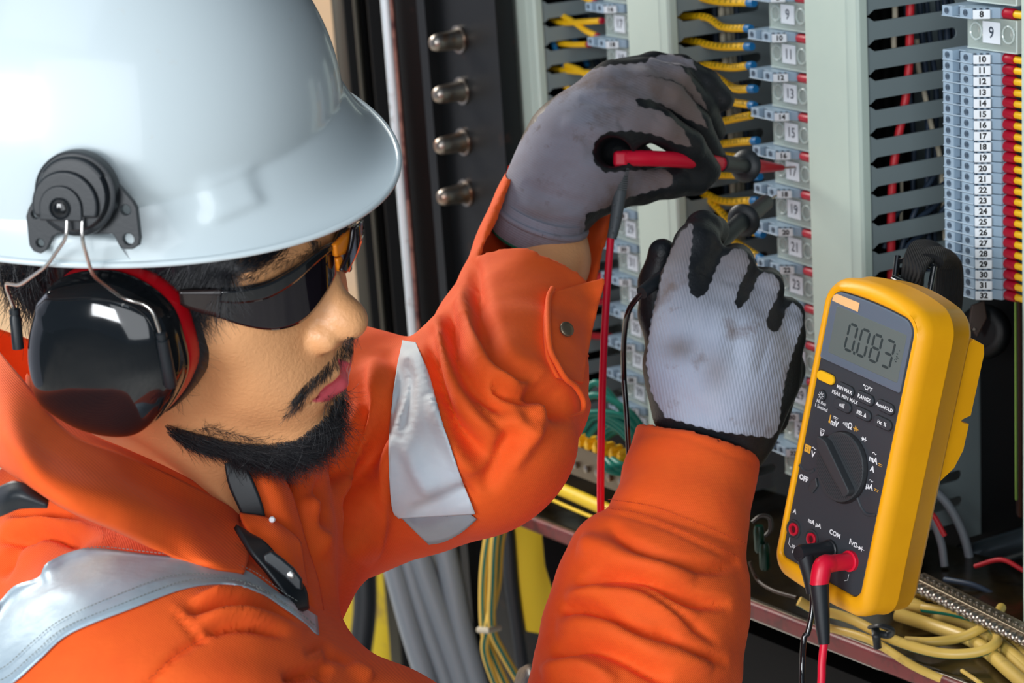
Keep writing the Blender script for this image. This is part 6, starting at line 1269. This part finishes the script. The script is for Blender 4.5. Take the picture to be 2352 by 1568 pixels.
lglove, _, _ = glove('glove', lg, lo, hi, [(B_back, 0)], blend('dirty_knit_glove', M['gloved'], M['rubber'], 'coating', -1.2, 1.2, (.16, .115, .10), 'dirt'), 'dirty grey knit glove with black coated palm on the left hand', LGS, lambda x, y: .9*np.clip((x - 1330)/230, 0, 1)*np.clip((y-120)/60, .3, 1) + .5*np.exp(-((x-1240)/50)**2-((y-490)/25)**2))
mb = MB(); wa = nz(P(1275, 420, 1.50) - P(1235, 535, 1.497)); wc = P(1243, 503, 1.492)
wn = nz(wa + .5*(-FW))
def ring(c, n, rx, r, m, name, parent, y2=None):
    a, b = frame(n, XC); mb = MB(); mb.tube([c + rx*(math.cos(t)*a + math.sin(t)*b) for t in np.linspace(0, 2*math.pi, 49)], r, 10, cap=False); return mb.out(name, m, parent)
mb = MB(); mb.lathe(wc - wn*.015, wn, [(0, .0305), (.001, .0325), (.006, .0335), (.015, .0338), (.0155, .0322), (.023, .030)], 48); o = mb.out('glove_cuff', M['gloved'], lglove)
ring(wc - wn*.0152, wn, .0316, .0011, M['green'], 'green_trim', lglove)
ring(wc + wn*.001, wn, .0326, .0022, M['gloved'], 'rolled_edge', lglove)
# ------------------------------------------------------------------ hair, beard, moustache, eyebrow
def strands(name, seeds, m, parent=None, label=None):
    'seeds: list of (points array, root radius)'
    V = []; Fc = []; n = 0; tri = np.array([[math.cos(a), math.sin(a)] for a in (0, 2.094, 4.189)])
    for pts, r in seeds:
        k = len(pts); T = np.gradient(pts, axis=0); T /= np.linalg.norm(T, axis=1)[:, None] + 1e-12; a = np.cross(T, FW); a /= np.linalg.norm(a, axis=1)[:, None] + 1e-9; b = np.cross(T, a)
        rr = r * np.linspace(1, .25, k)
        ring = pts[:, None, :] + rr[:, None, None] * (tri[None, :, 0:1] * a[:, None, :] + tri[None, :, 1:2] * b[:, None, :])
        V.append(ring.reshape(-1, 3))
        for i in range(k - 1):
            for j in range(3): Fc.append((n + i*3 + j, n + i*3 + (j+1) % 3, n + (i+1)*3 + (j+1) % 3, n + (i+1)*3 + j))
        n += 3*k
    o = mesh(name, np.vstack(V), Fc, m, parent or person, fixn=False); 
    if label: o['label'] = label
    return o
def sample(poly, n):
    pl = np.array(poly, float); lo, hi = pl.min(0), pl.max(0); out = np.zeros((0, 2))
    while len(out) < n:
        q = lo + (hi - lo) * nr.rand(n*2, 2); out = np.vstack([out, q[inpoly(q[:, 0], q[:, 1], pl)]])
    return out[:n]
def grow(poly, n, dirpx, L, lift=.3, curl=.3, k=6, r=.00011, spread=.25, droop=0, tree=None, zz_=0):
    'roots inside a pixel polygon on the skin; dirpx(x, y) gives an image direction'
    out = []
    for x, y in sample(poly, n):
        p, nn = hit(x, y, tree or BT, .0002, None)
        if p is None: continue
        dx, dy = dirpx(x, y); a = math.atan2(dy, dx) + nr.randn()*spread; d = nz(math.cos(a)*XC - math.sin(a)*YC); d = nz(d - (d @ nn)*nn*.8 + nn*lift)
        side = nz(np.cross(d, nn)); L_ = L * (0.55 + .7*nr.rand()); c = nr.randn()*curl; pts = [p - nn*.0006]; dd = d.copy()
        for i in range(k): dd = nz(dd + side*c/k - nn*lift*.9/k + droop*np.array([0, 0, -1.])/k); pts.append(pts[-1] + dd*L_/k)
        out.append((np.array(pts), r*(.8 + .4*nr.rand())))
    return out
# hair: a close cap of scalp hair plus locks hanging out of the hat
q = (Vb - HC) @ HM.T / HS; Nb = normals(Vb, Fb); f_, r_, u_ = q.T
zone = (u_ > np.where(f_ < -.03, -.085, -.055)) & (f_ < np.where(u_ > .03, .075 - np.clip(.055 - u_, 0, 1)*.6, np.where(u_ > -.01, .043, .030))) & (f_ > -.13) & ((f_ < .02) | (u_ > -.02) | (np.abs(r_) > .05))
Fa = np.asarray(Fb); keep = zone[Fa].all(1); idx = np.unique(Fa[keep]); mp = -np.ones(len(Vb), int); mp[idx] = np.arange(len(idx))
bump_ = .0022 + .016*np.clip((-.02 - q[idx, 0])/.05, 0, 1)*np.clip((q[idx, 2] + .09)/.03, 0, 1) + .0008*np.sin(q[idx, 0]*700 + 3*np.sin(q[idx, 2]*90))
HV_ = Vb[idx] + Nb[idx]*bump_[:, None]; HB = BVHTree.FromPolygons([tuple(v) for v in HV_], [tuple(map(int, f)) for f in mp[Fa[keep]]])
hairo = mesh('hair', Vb[idx] + Nb[idx]*bump_[:, None], mp[Fa[keep]], M['hair'], person, fixn=False)
s = []
hd = lambda a, b: (lambda x, y: (a, b))
s += grow([(395,588),(520,575),(545,580),(530,620),(480,660),(420,680),(395,650)], 1500, hd(-.15, 1), .026, .25, .5, r=.00016)
s += grow([(395,600),(460,600),(440,700),(425,790),(400,800),(385,700)], 900, hd(.05, 1), .022, .3, .6, r=.00015)
s += grow([(385,760),(428,760),(425,850),(410,900),(385,900)], 260, hd(.1, 1), .013, .35, .9, r=.00012)
s += grow([(-60,600),(120,600),(90,690),(40,760),(-60,760)], 1300, hd(-.1, 1), .024, .22, .5, r=.00018, tree=HB)
s += grow([(-40,680),(60,680),(40,780),(-30,800)], 500, hd(-.2, 1), .024, .3, .6, r=.00016, tree=HB)
s += grow([(120,590),(400,588),(400,640),(300,650),(120,640)], 900, hd(-.1, 1), .02, .3, .4, r=.00016)
# fringe locks, combed back down across the temple
for (x0, y0, x1, y1, n, L) in ((560,572,492,640,70,0), (590,574,515,632,60,0), (618,572,560,612,50,0), (640,570,540,622,60,0), (655,568,600,600,16,0), (715,560,708,584,12,0), (722,560,700,580,8,0), (535,580,470,660,80,0), (510,580,450,680,80,0), (548,578,500,600,40,0)):
    for k in range(n):
        j = nr.randn(4) * np.array([7, 2, 5, 4]); a = np.array([x0 + j[0], y0 - 6]); b = np.array([x1 + j[2], y1 + j[3]]); bow = nr.randn()*5 + 7; pts = []
        for t in np.linspace(0, 1, 7):
            c = a*(1-t) + b*t + np.array([bow*math.sin(math.pi*t)*.6, bow*math.sin(math.pi*t)]); pts.append(hit(c[0], c[1], BT, .0016 + .0015*math.sin(math.pi*t) + .0006*nr.rand())[0])
        s.append((np.array(pts), .00016))
strands('hair_strands', s, M['hair'], hairo)
# chin-strap beard, goatee, moustache
jd = lambda x, y: (1, .25) if x < 520 else ((.8, .5) if x < 640 else ((.5, .8) if x < 730 else (.45, .75)))
s = grow([(372,972),(440,992),(520,1012),(600,1020),(680,1006),(735,966),(772,905),(800,885),(806,930),(792,985),(750,1035),(690,1058),(600,1062),(500,1050),(420,1025),(380,995)], 4200, jd, .0135, .55, .8, r=.00013, spread=.35, droop=.15)
s += grow([(520,1020),(620,1022),(700,1005),(755,960),(790,950),(770,1020),(700,1070),(600,1080),(520,1060)], 2200, lambda x, y: (.55, .8), .017, .7, .7, r=.00013, spread=.35, droop=.1)
s += grow([(440,985),(560,1010),(640,1012),(560,1000),(470,975)], 160, jd, .008, .5, 1.2, r=.0001, spread=.8)
beard = strands('beard', s, M['hair'])
s = grow([(800,770),(826,772),(818,800),(790,815),(765,845),(735,870),(705,905),(680,925),(672,918),(700,880),(735,845),(765,815),(785,785)], 900, lambda x, y: (-.35, .9) if x < 760 else (.1, 1), .0065, .35, .6, r=.00011, spread=.3)
s += grow([(690,895),(712,905),(705,925),(670,950),(655,960),(668,925)], 160, lambda x, y: (-.5, .85), .007, .35, .7, r=.0001, spread=.35)
s += grow([(745,905),(790,900),(792,930),(760,950),(745,935)], 90, lambda x, y: (.1, 1), .008, .4, .9, r=.0001, spread=.5)
strands('moustache', s, M['hair'])
s = grow([(545,625),(600,600),(660,582),(715,570),(740,560),(745,572),(700,590),(640,612),(580,640),(550,645)], 420, lambda x, y: (-.8, .35), .0065, .3, .4, r=.00010, spread=.3)
strands('eyebrow', s, M['hair'])
